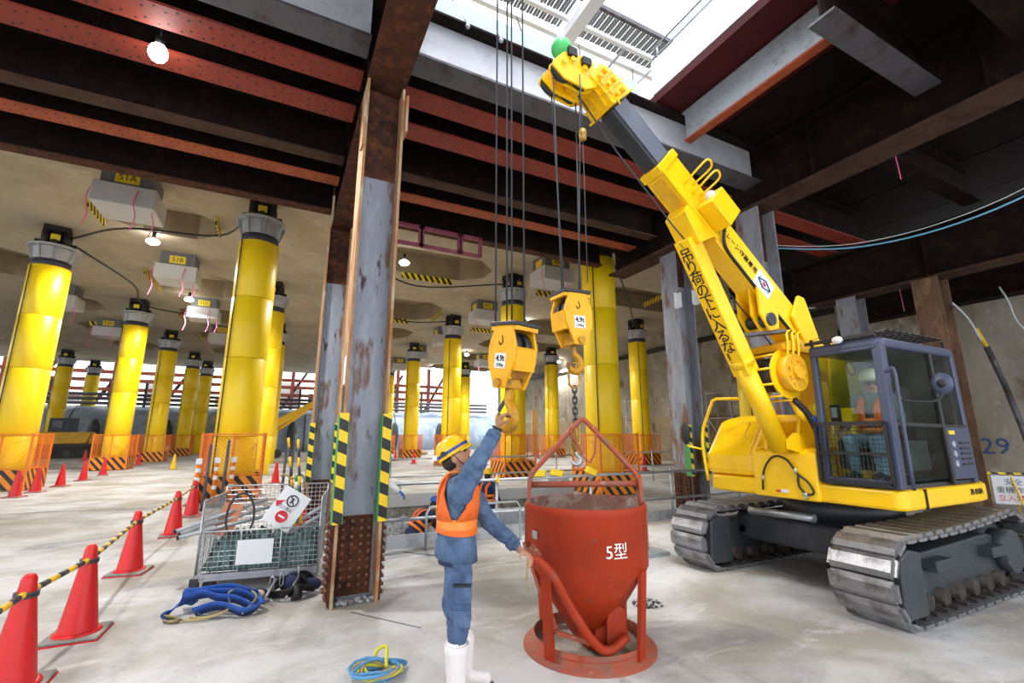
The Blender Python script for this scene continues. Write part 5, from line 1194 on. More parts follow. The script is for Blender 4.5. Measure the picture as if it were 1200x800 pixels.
# ------------------------------------------------------------------ people
def figure(t, caps, ell, mats, voxel=.012, smooth=6, name='body'):
    """one continuous body: tapered limbs (p0, p1, r0, r1, material) and ellipsoids (c, radii, rot, material) fused into a single surface"""
    m = MB()
    for p0, p1, r0, r1, k in caps:
        p0, p1 = V(p0), V(p1); d = (p1 - p0); L = d.length; d.normalize(); pts = []; rs = []
        for i in range(5): a = PI / 2 * i / 4 - PI / 2; pts.append(p0 + d * r0 * math.sin(a) * (1 - .001)); rs.append(max(.002, r0 * math.cos(a)))
        for i in range(5): a = PI / 2 * i / 4; pts.append(p1 + d * r1 * math.sin(a)); rs.append(max(.002, r1 * math.cos(a)))
        m.tube(pts, rs, 14)
    for c, r, rot, k in ell: m.sphere(c, r, 18, 12, rot=rot)
    o = link(name, m.mesh(name, mats), None)
    r = o.modifiers.new('r', 'REMESH'); r.mode = 'VOXEL'; r.voxel_size = voxel
    s_ = o.modifiers.new('s', 'SMOOTH'); s_.iterations = smooth; s_.factor = .5
    bpy.context.view_layer.update()
    me = bpy.data.meshes.new_from_object(o.evaluated_get(bpy.context.evaluated_depsgraph_get())); bpy.data.objects.remove(o)
    me.materials.clear()
    for k in mats: me.materials.append(M[k])
    segs = [(V(a), V(b), ra, rb, k) for a, b, ra, rb, k in caps]; els = [(V(c), r, (rot.inverted() if rot else None), k) for c, r, rot, k in ell]
    for p in me.polygons:
        q = p.center; best = 9; bk_ = 0
        for a, b, ra, rb, k in segs:
            d = b - a; u = max(0, min(1, (q - a).dot(d) / max(1e-9, d.length_squared))); s = (q - a - d * u).length - (ra + (rb - ra) * u)
            if s < best: best = s; bk_ = k
        for c, r, inv, k in els:
            v = q - c; v = inv @ v if inv else v; s = (math.sqrt((v.x / r[0]) ** 2 + (v.y / r[1]) ** 2 + (v.z / r[2]) ** 2) - 1) * min(r)
            if s < best: best = s; bk_ = k
        p.material_index = bk_; p.use_smooth = True
    cloth = {v for p in me.polygons if mats[p.material_index] in ('jacket', 'denim', 'navy', 'grey_cloth', 'light_jeans', 'white', 'sign_white') for v in p.vertices}
    from mathutils import noise
    nrm = {i: me.vertices[i].normal.copy() for i in cloth}
    for i in cloth:
        v = me.vertices[i]; c = v.co.copy(); q = V((c.x * 9 + c.z * 7, c.y * 9, c.z * 17 + c.x * 6))
        v.co = c + nrm[i] * (.010 * noise.noise(q) + .005 * noise.noise(q * 2.3 + V((3, 1, 7))))
    me.update(); me.name = name; return link(name, me, t)
def hand(caps, ell, wrist, direction, palm_n, curl, k, side=1, s=1.0):
    """palm and five bent fingers; direction along the hand, palm_n out of the palm, curl total bend in radians"""
    d = V(direction).normalized(); n = V(palm_n); n = (n - d * n.dot(d)).normalized(); a = d.cross(n) * side; w = V(wrist)
    kn = w + d * .085 * s
    for q in (-.030, -.010, .010, .030): caps.append((w + a * q * .6 * s + d * .015, kn + a * q * s, .016 * s, .013 * s, k))
    for q, L in ((-.031, .062), (-.0105, .076), (.0105, .082), (.031, .074)):
        p = kn + a * q * s; ang = 0; L = L * s
        for f, seg in enumerate((.45, .32, .23)):
            ang += curl * (.30, .38, .32)[f]; dd = d * math.cos(ang) + n * math.sin(ang); e = p + dd * L * seg
            caps.append((p, e, .0088 * s, .0080 * s, k)); p = e
    p = w + d * .03 * s + a * .030 * s
    for L, dd in ((.036, d * .6 + a * .7 + n * .35), (.030, d * .8 + a * .25 + n * (.45 + .3 * curl))):
        dd = dd.normalized(); e = p + dd * L * s; caps.append((p, e, .012 * s, .010 * s, k)); p = e
def helmet(t, c, tilt, yawz, mt='helmet', band=True):
    """hard hat; local x forward, tilted nose-up by tilt"""
    h = thing_part('hard_hat', t); K = .86
    rot = Matrix.Rotation(yawz, 4, 'Z') @ Matrix.Rotation(-tilt, 4, 'Y'); h.matrix_local = Matrix.Translation(c) @ rot @ Matrix.Scale(K, 4)
    m = MB(); pr = [(.001, .140), (.04, .137), (.08, .122), (.108, .09), (.122, .045), (.126, .0), (.130, -.012), (.124, -.014), (.118, 0), (.112, .045), (.098, .085), (.06, .118), (.001, .130)]
    rings = []
    for r, z in pr: rings.append([(r * 1.14 * math.cos(a), r * math.sin(a), z) for a in [2 * PI * i / 32 for i in range(32)]])
    m.loft(rings, cap=False); m.build('shell', mt, h)
    m = MB(); P = []
    for i in range(13): a = R(-62 + 124 * i / 12); P.append((a, 1))
    top = [(.144 * math.cos(a), .126 * math.sin(a), -.002) for a, _ in P]; out = [(.144 * math.cos(a) + .038 * math.cos(a) ** 2, .130 * math.sin(a), -.022) for a, _ in P]
    vs = top + out + [(x, y, z - .006) for x, y, z in top + out]; n = 13
    fs = []
    for i in range(n - 1): fs += [(i, i + 1, n + i + 1, n + i), (2 * n + i + 1, 2 * n + i, 3 * n + i, 3 * n + i + 1), (n + i, n + i + 1, 3 * n + i + 1, 3 * n + i), (i + 1, i, 2 * n + i, 2 * n + i + 1)]
    m.add(vs, fs, 0, True); m.build('brim', mt, h)
    if band:
        m = MB(); m.loft([[(r * 1.14 * math.cos(a), r * math.sin(a), z) for a in [2 * PI * i / 32 for i in range(32)]] for r, z in ((.128, .012), (.1275, .036))], cap=False); m.build('line_band', 'blue_line', h)
        m = MB(); m.cyl((-.06, -.125, .03), (-.06, -.138, .03), .022, n=12); m.build('visor_knob', 'black', h)
        m = MB(); m.bar((-.132, -.05, .06), (-.142, -.045, .02), .06, .008, (0, 1, 0)); m.build('sticker', 'sign_white', h)
    return h
def thing_part(name, parent):
    o = bpy.data.objects.new(name, None); COL.objects.link(o); o.parent = parent; o.empty_display_size = .05; return o
def ring_loft(rings, n=28):
    """rings: (centre, rx, ry, tilt about y)"""
    out = []
    for c, rx, ry, tl in rings:
        out.append([V(c) + V((rx * math.cos(a) * math.cos(tl), ry * math.sin(a), -rx * math.cos(a) * math.sin(tl))) for a in [2 * PI * i / n for i in range(n)]])
    return out

# main worker: local x = towards the bucket, y = away from the camera
wk = thing('person', 'worker in yellow helmet and orange vest holding the free hook above the bucket', 'person', (1.205, 3.15, 0), CAMR)
JK, DN, SK, GL, BT, HR, SO = range(7)
caps, ell = [], []
# legs
caps += [((-.035, -.075, .84), (-.02, -.085, .50), .098, .082, DN), ((-.02, -.085, .50), (-.027, -.085, .37), .080, .068, DN)]
caps += [((-.045, .085, .84), (-.075, .095, .50), .096, .080, DN), ((-.075, .095, .50), (-.03, .10, .36), .078, .066, DN)]
# boots: shaft, foot
for x, y, z1, tx in ((-.028, -.085, .33, .13), (.0, .10, .31, .145)):
    caps += [((x, y, .10), (x - .004, y, z1 - .02), .062, .076, BT), ((x - .01, y, .055), (x + tx, y + .01, .048), .050, .047, BT), ((x - .03, y, .05), (x, y, .10), .050, .055, BT)]
# torso
ell += [((-.055, 0, .90), (.118, .158, .13), None, DN), ((-.06, 0, 1.02), (.118, .155, .19), None, JK), ((-.05, 0, 1.20), (.120, .165, .20), Matrix.Rotation(R(8), 3, 'Y'), JK), ((-.03, -.06, 1.30), (.10, .12, .09), None, JK), ((-.025, .07, 1.28), (.095, .115, .085), None, JK)]
ell += [((-.06, 0, .935), (.128, .165, .085), None, JK)]
# neck and head, tipped back
caps += [((-.05, 0, 1.34), (-.065, -.0, 1.45), .058, .052, SK)]
hr_ = Matrix.Rotation(R(-32), 3, 'Y')
hc = V((-.075, .0, 1.50))
ell += [(hc, (.092, .074, .105), hr_, SK), (hc + hr_ @ V((.035, 0, -.06)), (.055, .052, .055), hr_, SK), (hc + hr_ @ V((.097, 0, -.015)), (.017, .013, .022), hr_, SK), (hc + hr_ @ V((-.03, 0, -.01)), (.085, .077, .075), hr_, HR), (hc + hr_ @ V((-.005, -.076, -.012)), (.02, .012, .03), hr_, SK), (hc + hr_ @ V((-.005, .076, -.012)), (.02, .012, .03), hr_, SK)]
# raised right arm
sh, eb, wr = V((.0, -.165, 1.31)), V((.10, -.175, 1.475)), V((.205, -.085, 1.665))
caps += [(sh + V((-.02, .03, -.03)), sh, .095, .082, JK), (sh, eb, .080, .066, JK), (eb, wr, .064, .046, JK), (wr, wr + (wr - eb).normalized() * .04, .028, .027, SK)]
hw = wr + (wr - eb).normalized() * .035
hand(caps, ell, hw, (.25, .10, .75), (.85, .35, -.2), 2.3, GL, -1, 1.12)
# lowered left arm to the gate lever
sl, el, wl_ = V((.0, .15, 1.27)), V((.165, .15, 1.035)), V((.345, .075, .895))
caps += [(sl, el, .076, .062, JK), (el, wl_, .060, .046, JK), (wl_, wl_ + (wl_ - el).normalized() * .05, .028, .027, SK)]
hand(caps, ell, wl_ + (wl_ - el).normalized() * .04, (.7, -.45, -.35), (0, -.3, -1), 1.5, SK, -1)
figure(wk, caps, ell, ['jacket', 'denim', 'skin', 'glove', 'boot', 'hair', 'sole'], .0085, 3)
helmet(wk, hc + hr_ @ V((0, 0, .032)), R(32), 0)
m = MB(); m.tube(smooth_path([hc + hr_ @ V(p) for p in ((.0, -.078, .03), (.02, -.074, -.05), (.045, -.03, -.115), (.045, .03, -.115), (.02, .074, -.05), (.0, .078, .03))], 4), .006, 6, flat=.6); m.build('chin_strap', 'black', wk)
for sg in (-1, 1): m = MB(); m.sphere(hc + hr_ @ V((.080, sg * .034, .004)), (.012, .013, .008), 8, 6); m.build('eye', 'black', wk)
m = MB(); m.loft(ring_loft([((-.030, -.085, .29), .079, .077, 0), ((-.030, -.085, .336), .081, .078, 0), ((-.030, -.085, .336), .072, .069, 0), ((-.030, -.085, .30), .068, .066, 0)]), cap=False); m.build('boot_cuff', 'boot', wk)
for x, y in ((.05, -.08), (.078, .105)): m = MB(); m.loft(ring_loft([((x - .01, y, .001), .135, .054, 0), ((x - .01, y, .022), .138, .056, 0)])); m.build('boot_sole', 'sole', wk)
# jacket skirt, belt, vest
m = MB(); m.loft(ring_loft([((-.058, 0, 1.00), .128, .168, 0), ((-.058, 0, .92), .142, .180, R(4)), ((-.056, 0, .835), .150, .188, R(9)), ((-.056, 0, .833), .142, .180, R(9)), ((-.058, 0, .93), .13, .168, R(4))]), cap=False); m.build('jacket_hem', 'jacket', wk)
m = MB(); m.loft(ring_loft([((-.05, 0, .81), .128, .170, 0), ((-.05, 0, .84), .130, .172, 0)]), cap=False); m.build('belt', 'navy', wk)
m = MB(); m.loft(ring_loft([((-.058, 0, 1.03), .140, .184, R(6)), ((-.055, 0, 1.10), .140, .186, R(4)), ((-.055, 0, 1.102), .134, .180, R(4)), ((-.058, 0, 1.032), .134, .178, R(6))]), cap=False); m.build('vest_band', 'vest_band', wk)
m = MB(); m.loft(ring_loft([((-.058, 0, 1.00), .142, .186, R(6)), ((-.055, 0, 1.035), .143, .188, R(4)), ((-.055, 0, 1.037), .136, .18, R(4)), ((-.058, 0, 1.002), .136, .18, R(6))]), cap=False); m.build('vest_hem', 'vest', wk)
def vest_panel(a0, a1, rows, nm, mt, nn=10):
    m = MB(); vs = []; k = len(rows)
    for off in (0, .008):
        for (c, rx, ry), f in rows:
            for i in range(nn + 1):
                a = R(a0 + (a1 - a0) * i / nn) ; am = R((a0 + a1) / 2); a = am + (a - am) * f
                vs.append((c[0] + (rx + off) * math.cos(a), c[1] + (ry + off) * math.sin(a), c[2]))
    fs = []; n1 = nn + 1; N = k * n1
    for j in range(k - 1):
        for i in range(nn):
            p, q, r_, s2 = j * n1 + i, j * n1 + i + 1, (j + 1) * n1 + i + 1, (j + 1) * n1 + i; fs += [(p, s2, r_, q), (p + N, q + N, r_ + N, s2 + N)]
    for i in range(nn): fs += [(i, i + 1, i + 1 + N, i + N), ((k - 1) * n1 + i + 1, (k - 1) * n1 + i, (k - 1) * n1 + i + N, (k - 1) * n1 + i + 1 + N)]
    for j in range(k - 1): fs += [(j * n1, j * n1 + N, (j + 1) * n1 + N, (j + 1) * n1), (j * n1 + nn, (j + 1) * n1 + nn, (j + 1) * n1 + nn + N, j * n1 + nn + N)]
    m.add(vs, fs, 0, True); return m.build(nm, mt, wk)
vest_panel(95, 265, [(((-.055, 0, 1.09), .136, .18), 1.0), (((-.052, 0, 1.17), .134, .178), .80), (((-.048, 0, 1.26), .130, .172), .60), (((-.042, 0, 1.34), .115, .135), .55), (((-.035, 0, 1.385), .085, .10), .55)], 'vest_back', 'vest')
vest_panel(-85, 85, [(((-.055, 0, 1.09), .136, .18), 1.0), (((-.045, 0, 1.17), .136, .178), .75), (((-.035, 0, 1.28), .128, .165), .6), (((-.03, 0, 1.37), .09, .11), .5)], 'vest_front', 'vest')
for sg in (-1, 1):
    m = MB(); m.tube(smooth_path([(-.185, sg * .055, 1.09), (-.186, sg * .06, 1.2), (-.176, sg * .07, 1.3), (-.12, sg * .085, 1.39), (-.03, sg * .085, 1.40), (.06, sg * .07, 1.34)], 4), .02, 8, flat=.35); m.build('vest_strap', 'vest_band', wk)
for a, b in ((eb, wr), (el, wl_)):
    q = (b - a).normalized(); m = MB(); m.tube([b - q * .045, b - q * .03, b + q * .005], [.050, .054, .052], 14); m.build('sleeve_cuff', 'jacket', wk)
m = MB(); m.tube(arc((.222, -.08, 1.70), .034, 0, 2 * PI, 14, (.9, .1, -.42), (0, 1, 0)), .008, 6); m.build('wrist_band', 'black', wk)
for z, x in ((.60, .05), (.46, .045)):
    m = MB(); m.box(x - .09, x + .02, -.19, -.165, z, z + .10); m.build('trouser_pocket', 'denim', wk, bevel=.012)
m = MB(); m.box(-.05, .065, -.196, -.172, .70, .715); m.build('pocket_zip', 'black', wk)

def simple_person(label, loc, rz, pose, cols, hat='helmet', vest=True, boots='boot', face=False, s=1.0, group=None):
    """pose: dict of joints; legs may be bent"""
    t = thing('person', label, 'person', loc, rz, group); J = {k: V(v) for k, v in pose.items()}
    caps, ell = [], []; U = (J['neck'] - J['hip'])
    for sd in ('l', 'r'):
        caps += [(J['hip' + sd], J['knee' + sd], .085, .068, 1), (J['knee' + sd], J['foot' + sd] + V((0, 0, .08)), .064, .05, 1), (J['foot' + sd] + V((0, 0, .05)), J['foot' + sd] + V((.13, 0, .045)), .05, .045, 4)]
        caps += [(J['sh' + sd], J['el' + sd], .062, .052, 0), (J['el' + sd], J['wr' + sd], .050, .038, 0)]
        d = (J['wr' + sd] - J['el' + sd]).normalized(); hand(caps, ell, J['wr' + sd] + d * .02, d, V((0, 0, -1)) + d * .2, 1.2, 3, 1 if sd == 'l' else -1, .95)
    for a, b, r0, r1, k in ((0, .35, .135, .13, 0), (.35, .8, .13, .14, 0)): caps.append((J['hip'] + U * a, J['hip'] + U * b, r0, r1, k))
    caps.append((J['shl'], J['shr'], .075, .075, 0)); caps.append((J['hipl'], J['hipr'], .10, .10, 1))
    hd = J['head']; caps.append((J['neck'], hd, .052, .05, 2))
    f = (J['look'] - hd).normalized(); rot = f.to_track_quat('X', 'Z').to_matrix()
    for c, r, k in (((0, 0, 0), (.090, .073, .105), 2), ((.03, 0, -.055), (.055, .05, .05), 2), ((.094, 0, -.012), (.018, .013, .022), 2), ((-.025, 0, .0), (.082, .077, .075), 5), ((0, -.074, -.01), (.018, .012, .03), 2), ((0, .074, -.01), (.018, .012, .03), 2), ((.086, 0, -.052), (.010, .022, .007), 6)):
        ell.append((hd + rot @ V(c), r, rot, k))
    figure(t, caps, ell, cols, .010, 2)
    h = helmet(t, V((0, 0, 0)), 0, 0, hat, False); h.matrix_local = Matrix.Translation(hd + rot @ V((-.012, 0, .062))) @ rot.to_4x4() @ Matrix.Scale(.84, 4)
    if face:
        for sg in (-1, 1):
            m = MB(); m.tube([hd + rot @ V((.098, sg * .034 + .024 * math.cos(a), .006 + .018 * math.sin(a))) for a in [2 * PI * i / 12 for i in range(12)]], .0045, 6, closed=True); m.build('spectacle_rim', 'black', t)
            m = MB(); m.sphere(hd + rot @ V((.086, sg * .034, .006)), (.012, .013, .008), 8, 6); m.build('eye', 'black', t)
            m = MB(); m.tube([hd + rot @ V((.098, sg * .058, .008)), hd + rot @ V((.0, sg * .078, .006))], .004, 6); m.build('spectacle_arm', 'black', t)
    if vest:
        d = U.normalized(); a_ = (J['shl'] - J['shr']).normalized(); n_ = a_.cross(d)
        for z0, w in ((.22, .03), (.42, .03)):
            c = J['hip'] + U * z0; m = MB(); m.tube([c + a_ * .165 * math.cos(q) + n_ * .15 * math.sin(q) for q in [2 * PI * i / 20 for i in range(20)]], w, 8, closed=True); m.build('vest_band', 'vest_band', t)
        for sg in (-1, 1):
            m = MB(); m.tube(smooth_path([J['hip'] + U * .3 + n_ * .15 + a_ * .07 * sg, J['hip'] + U * .75 + n_ * .155 + a_ * .08 * sg, J['neck'] + a_ * .10 * sg - d * .01, J['hip'] + U * .75 - n_ * .155 + a_ * .08 * sg, J['hip'] + U * .3 - n_ * .15 + a_ * .07 * sg], 4), .035, 8, flat=.4); m.build('vest_strap', 'vest', t)
    return t
stand = dict(hip=(0, 0, .92), hipl=(0, .09, .90), hipr=(0, -.09, .90), kneel=(.02, .10, .50), kneer=(.02, -.10, .50), footl=(0, .11, 0), footr=(0, -.11, 0), neck=(0, 0, 1.43), shl=(0, .18, 1.36), shr=(0, -.18, 1.36),
             ell=(.05, .24, 1.10), elr=(.05, -.24, 1.10), wrl=(.22, .20, .98), wrr=(.22, -.20, .98), head=(.02, 0, 1.55), look=(1, 0, 1.5))
crouch = dict(hip=(-.05, 0, .45), hipl=(-.05, .09, .42), hipr=(-.05, -.09, .42), kneel=(.28, .12, .48), kneer=(.30, -.12, .40), footl=(.10, .12, 0), footr=(.12, -.12, 0), neck=(.30, 0, .84), shl=(.26, .18, .80), shr=(.26, -.18, .80),
              ell=(.44, .22, .60), elr=(.44, -.22, .58), wrl=(.60, .12, .42), wrr=(.60, -.12, .40), head=(.42, 0, .92), look=(1.4, 0, .55))
sit = dict(hip=(0, 0, .42), hipl=(0, .09, .42), hipr=(0, -.09, .42), kneel=(.34, .12, .44), kneer=(.34, -.12, .44), footl=(.30, .12, .03), footr=(.30, -.12, .03), neck=(-.03, 0, .93), shl=(-.02, .17, .87), shr=(-.02, -.17, .87),
           ell=(.06, .23, .64), elr=(.06, -.23, .64), wrl=(.20, .22, .57), wrr=(.20, -.22, .57), head=(0, 0, 1.04), look=(1, .55, .98))
simple_person('crane operator in cream helmet, glasses and orange vest sitting in the cab', (5.76, 2.70, 1.16), PI, sit, ['grey_cloth', 'light_jeans', 'skin', 'skin', 'dark', 'hair', 'text_red'], 'helmet_white', True, face=True)
simple_person('worker crouching in the pit with blue sleeves and orange vest left of the main worker', (2.42, 9.0, PZ + .27), R(10), crouch, ['navy', 'navy', 'skin', 'glove_blue', 'black', 'hair', 'skin'], 'blue_strap')
simple_person('worker in dark blue standing in the pit right behind the main worker', (4.36, 10.0, PZ + .06), R(30), stand, ['navy', 'navy', 'skin', 'skin', 'black', 'hair', 'skin'], 'helmet')
wht = dict(stand); wht.update(elr=(.12, -.22, 1.12), wrr=(.36, -.20, .92), wrl=(.3, .2, .95), ell=(.1, .23, 1.1))
simple_person('worker in white sleeves and blue gloves half hidden behind the big steel column', (1.17, 6.78, 0), R(-6), wht, ['white', 'navy', 'skin', 'glove_blue', 'black', 'hair', 'skin'], 'helmet', False)
simple_person('distant worker in pale clothes crouching beside the slender fourth column', (-7.6, 43.0, 0), R(-90), crouch, ['sign_white', 'light_jeans', 'skin', 'skin', 'black', 'hair', 'skin'], 'helmet_white', False)

# ------------------------------------------------------------------ mesh cart with its load
ct = thing('mesh_cart', 'galvanised wire mesh cart with half height front, left of the big steel column', 'cart', (-.02, 6.52, 0), R(-9))
CW, CD, CB, CF, CT = .60, .42, .16, .62, 1.02
m = MB(); m.box(-CW, CW, -CD, CD, CB - .02, CB + .02); m.bar((-CW, -CD, CB), (CW, -CD, CB), .04, .07); m.bar((-CW, CD, CB), (CW, CD, CB), .04, .07); m.build('base_frame', 'galv', ct)
def grid_panel(p0, u, w, nu, nw, name):
    p0, u, w = V(p0), V(u), V(w); f = MB(); n = u.cross(w).normalized()
    for a, b in ((p0, p0 + u), (p0 + w, p0 + w + u), (p0, p0 + w), (p0 + u, p0 + u + w)): f.tube([a, b], .011, 6)
    o = f.build(name, 'galv', ct); g = MB()
    for i in range(1, nu): q = p0 + u * i / nu; g.tube([q, q + w], .0035, 4)
    for i in range(1, nw): q = p0 + w * i / nw; g.tube([q, q + u], .0035, 4)
    g.build('wire_grid', 'galv', o, kind='stuff')
grid_panel((-CW, -CD, CB), (2 * CW, 0, 0), (0, 0, CF - CB), 24, 9, 'front_panel')
grid_panel((-CW, CD, CB), (2 * CW, 0, 0), (0, 0, CT - CB), 24, 16, 'back_panel')
grid_panel((-CW, -CD, CB), (0, 2 * CD, 0), (0, 0, CT - CB - .08), 16, 16, 'side_panel')
grid_panel((CW, -CD, CB), (0, 2 * CD, 0), (0, 0, CT - CB - .08), 16, 16, 'side_panel')
for x in (-.2, .2): m = MB(); m.tube([(x, -CD - .01, CB), (x, -CD - .01, CF)], .009, 6); m.build('front_hinge_bar', 'galv', ct)
for x, y in ((-CW + .12, -CD + .1), (CW - .12, -CD + .1), (-CW + .12, CD - .1), (CW - .12, CD - .1)):
    m = MB(); m.cyl((x, y - .025, .065), (x, y + .025, .065), .065, n=18); cs = m.build('caster_wheel', 'black', ct); m = MB(); m.box(x - .03, x + .03, y - .035, y + .035, .10, CB - .02); m.build('caster_fork', 'dark', cs)
m = MB(); m.box(-CW - .04, -CW + .04, -CD - .03, -CD + .03, .05, CB); m.build('corner_foot', 'dark', ct)
CMW = Matrix.Translation(ct.location) @ Matrix.Rotation(R(-9), 4, 'Z')
def cl(p): return CMW @ V(p)
def load(m, name, mt, label, cat, group=None):
    o = m.build(name, mt); o.location = CMW.translation; o.rotation_euler.z = R(-9); return tag(o, label, cat, group)
m = MB(); rnd = random.Random(5)
vs, fs = bumpy(-CW + .03, CW - .03, -CD + .03, CD - .03, CB + .06, .34, 26, 18, 8); m.add(vs, fs, 0, True)
o = load(m, 'netting_pile', 'teal_net', 'crumpled teal netting filling the mesh cart', 'netting'); o['kind'] = 'stuff'
m = MB(); m.box(-.23, .13, -CD - .028, -CD - .018, .27, .52); load(m, 'white_board', 'sign_white', 'blank white board hung on the front of the mesh cart', 'board')
sg_ = thing('no_entry_sign', 'tilted grey prohibition sign standing in the mesh cart', 'sign', cl((.20, -.10, .80)), R(-9)); 
sg_.rotation_euler = (R(-8), R(32), R(-9))
m = MB(); m.box(-.17, .17, -.006, .006, -.24, .20); m.build('panel', 'sign_white', sg_)
for zz, full in ((.08, 0), (-.12, 1)):
    m = MB(); m.tube(arc((0, -.009, zz), .062, 0, 2 * PI, 24), .008, 6); m.bar((-.042, -.009, zz + .042), (.042, -.009, zz - .042), .012, .004, (0, 1, 0)) if not full else m.cyl((0, -.010, zz), (0, -.006, zz), .06, n=24); m.build('prohibition_ring', 'text_red' if full else 'text_black', sg_)
    if full: m = MB(); m.box(-.04, .04, -.012, -.009, zz - .01, zz + .01); m.build('ring_bar', 'sign_white', sg_)
    else: m = MB(); m.sphere((0, -.008, zz + .02), (.012, .003, .012), 8, 6); m.bar((0, -.008, zz + .01), (-.01, -.008, zz - .035), .018, .004, (0, 1, 0)); m.build('walker_mark', 'text_black', sg_)
text('立入禁止', .045, 'text_black', sg_, frame((-.02, -.0075, -.025), (1, 0, 0), (0, 0, 1)), 'lettering')
m = MB(); m.add([(-.165, -.009, .0), (-.12, -.009, -.06), (-.07, -.009, .055), (-.165, -.005, .0), (-.12, -.005, -.06), (-.07, -.005, .055)], [(0, 1, 2), (5, 4, 3), (0, 3, 4, 1), (1, 4, 5, 2), (2, 5, 3, 0)]); m.build('arrow_mark', 'text_red', sg_)
m = MB(); m.tube([cl((-.30, -.12, .72)) - cl((0, 0, 0)) + V((.14 * math.cos(a), .05 * math.sin(a) * .4, .26 * math.sin(a))) for a in [2 * PI * i / 24 for i in range(24)]], .013, 8, closed=True)
o = m.build('hose_loop', 'dark'); o.location = CMW.translation; tag(o, 'dark hose loop standing in the left half of the mesh cart', 'hose')
for k, (a, b, l) in enumerate((((-.92, -.2, .60), (-.10, .25, .86), 'upper'), ((-.9, -.12, .56), (-.05, .2, .78), 'middle'), ((-.88, -.22, .54), (-.0, .1, .70), 'lower'))):
    m = MB(); m.cyl(V(a), V(b), .022, n=10); m.cyl(V(a) - (V(b) - V(a)).normalized() * .002, V(a) + (V(b) - V(a)) * .02, .024, n=10, mi=1); load(m, 'sleeved_pipe', ['galv_dull', 'black'], l + ' grey pipe poking out of the left side of the mesh cart', 'pipe', 'pipes poking out of the cart')
for k, (a, b, l) in enumerate((((.22, 0, .55), (.62, .10, .80), 'upper'), ((.25, -.06, .50), (.62, .06, .70), 'lower'))):
    m = MB(); m.cyl(V(a), V(b), .022, n=10); load(m, 'steel_tube', 'galv_dull', l + ' grey tube sloping up against the right side of the mesh cart', 'pipe', 'grey tubes in the cart')
def striped_pole(p0, p1, label, r=.017, n=11, mats=('bar_yellow', 'bar_black')):
    m = MB(); p0, p1 = V(p0), V(p1)
    for k in range(n): m.tube([p0.lerp(p1, k / n), p0.lerp(p1, (k + 1) / n)], r, 10, mi=k % 2)
    return load(m, 'striped_pole', list(mats), label, 'pole', 'striped poles in the cart')
striped_pole((.33, -.02, .32), (.10, .10, 1.62), 'left yellow and black striped pole standing in the mesh cart')
striped_pole((.38, -.05, .36), (.22, .08, 1.60), 'right yellow and black striped pole standing in the mesh cart')
striped_pole((.30, .02, .60), (.24, .06, 1.16), 'short green and white striped pole in the mesh cart', .022, 7, ('green_tape', 'white'))
m = MB(); m.tube(smooth_path([(.06, .1, 1.15), (.12, .0, 1.18), (.2, .03, 1.12), (.3, .08, 1.16), (.36, .1, 1.0), (.42, .12, .8)], 4), .012, 6); load(m, 'yellow_tie', 'rope_tan', 'tan rope tied round the striped poles in the cart', 'rope')
m = MB(); m.bar((-.50, .0, .50), (-.42, .1, .84), .20, .02, (0, 1, 0)); load(m, 'orange_board', 'pale_orange', 'orange board leaning in the left side of the mesh cart', 'board')

# straps, harness and rope on the floor
bs = thing('webbing_sling', 'heap of blue webbing slings on the floor left of the harness', 'strap', (-.34, 5.42, 0), R(-12)); bs.scale = (1.08, 1.1, 1.35)
def ribbon(pts, w, nm, mt, par, k=5):
    P = smooth_path(pts, k); m = MB(); vs = []
    for i, p in enumerate(P):
        d = (P[min(i + 1, len(P) - 1)] - P[max(i - 1, 0)]).normalized(); a = d.cross(V((0, .8, .6))).normalized() * w / 2; up = V((0, 0, .004))
        vs += [p - a, p + a, p + a + up, p - a + up]
    fs = []
    for i in range(len(P) - 1):
        b = i * 4
        for j in range(4): fs.append((b + j, b + (j + 1) % 4, b + 4 + (j + 1) % 4, b + 4 + j))
    m.add(vs, fs, 0, True); return m.build(nm, mt, par)
ribbon([(-.42, -.05, .01), (-.40, -.02, .04), (-.36, .10, .08), (-.25, .12, .11), (-.05, .1, .12), (.15, .08, .10), (.28, .02, .04)], .085, 'sling_strip', 'blue_strap', bs)
ribbon([(-.28, .20, .10), (-.20, .12, .12), (-.05, .04, .10), (.1, .0, .09), (.25, -.05, .04)], .085, 'sling_strip', 'blue_strap', bs)
ribbon([(-.22, .0, .03), (-.05, -.04, .07), (.08, -.08, .06), (.2, -.1, .03), (.3, -.02, .05), (.26, .1, .09), (.1, .14, .10)], .085, 'sling_strip', 'blue_strap', bs)
ribbon([(-.30, .22, .07), (-.36, .26, .04), (-.34, .18, .12), (-.24, .12, .13), (0, .14, .14), (.2, .06, .12)], .085, 'sling_strip', 'blue_strap', bs)
ribbon([(-.42, -.07, .012), (-.34, -.12, .008), (-.28, -.11, .02), (-.34, -.06, .02), (-.43, -.04, .03)], .04, 'sling_eye', 'rope_tan', bs)
for k in range(3):
    m = MB(); m.tube(smooth_path([(-.26 + .04 * k, -.10 + .03 * k, .012 + .01 * k), (-.10, -.13 + .03 * k, .02), (.06, -.06, .05), (.02, .06, .13), (.14, .1, .13), (.26, .0, .10), (.18, -.10, .02)], 5), .009, 7); m.build('cord', 'rope_tan' if k < 2 else 'teal_net', bs)
hs = thing('safety_harness', 'black safety harness heaped on the floor under the cart', 'harness', (.22, 5.66, 0), R(-12)); hs.scale = (1.0, 1.1, 1.5)
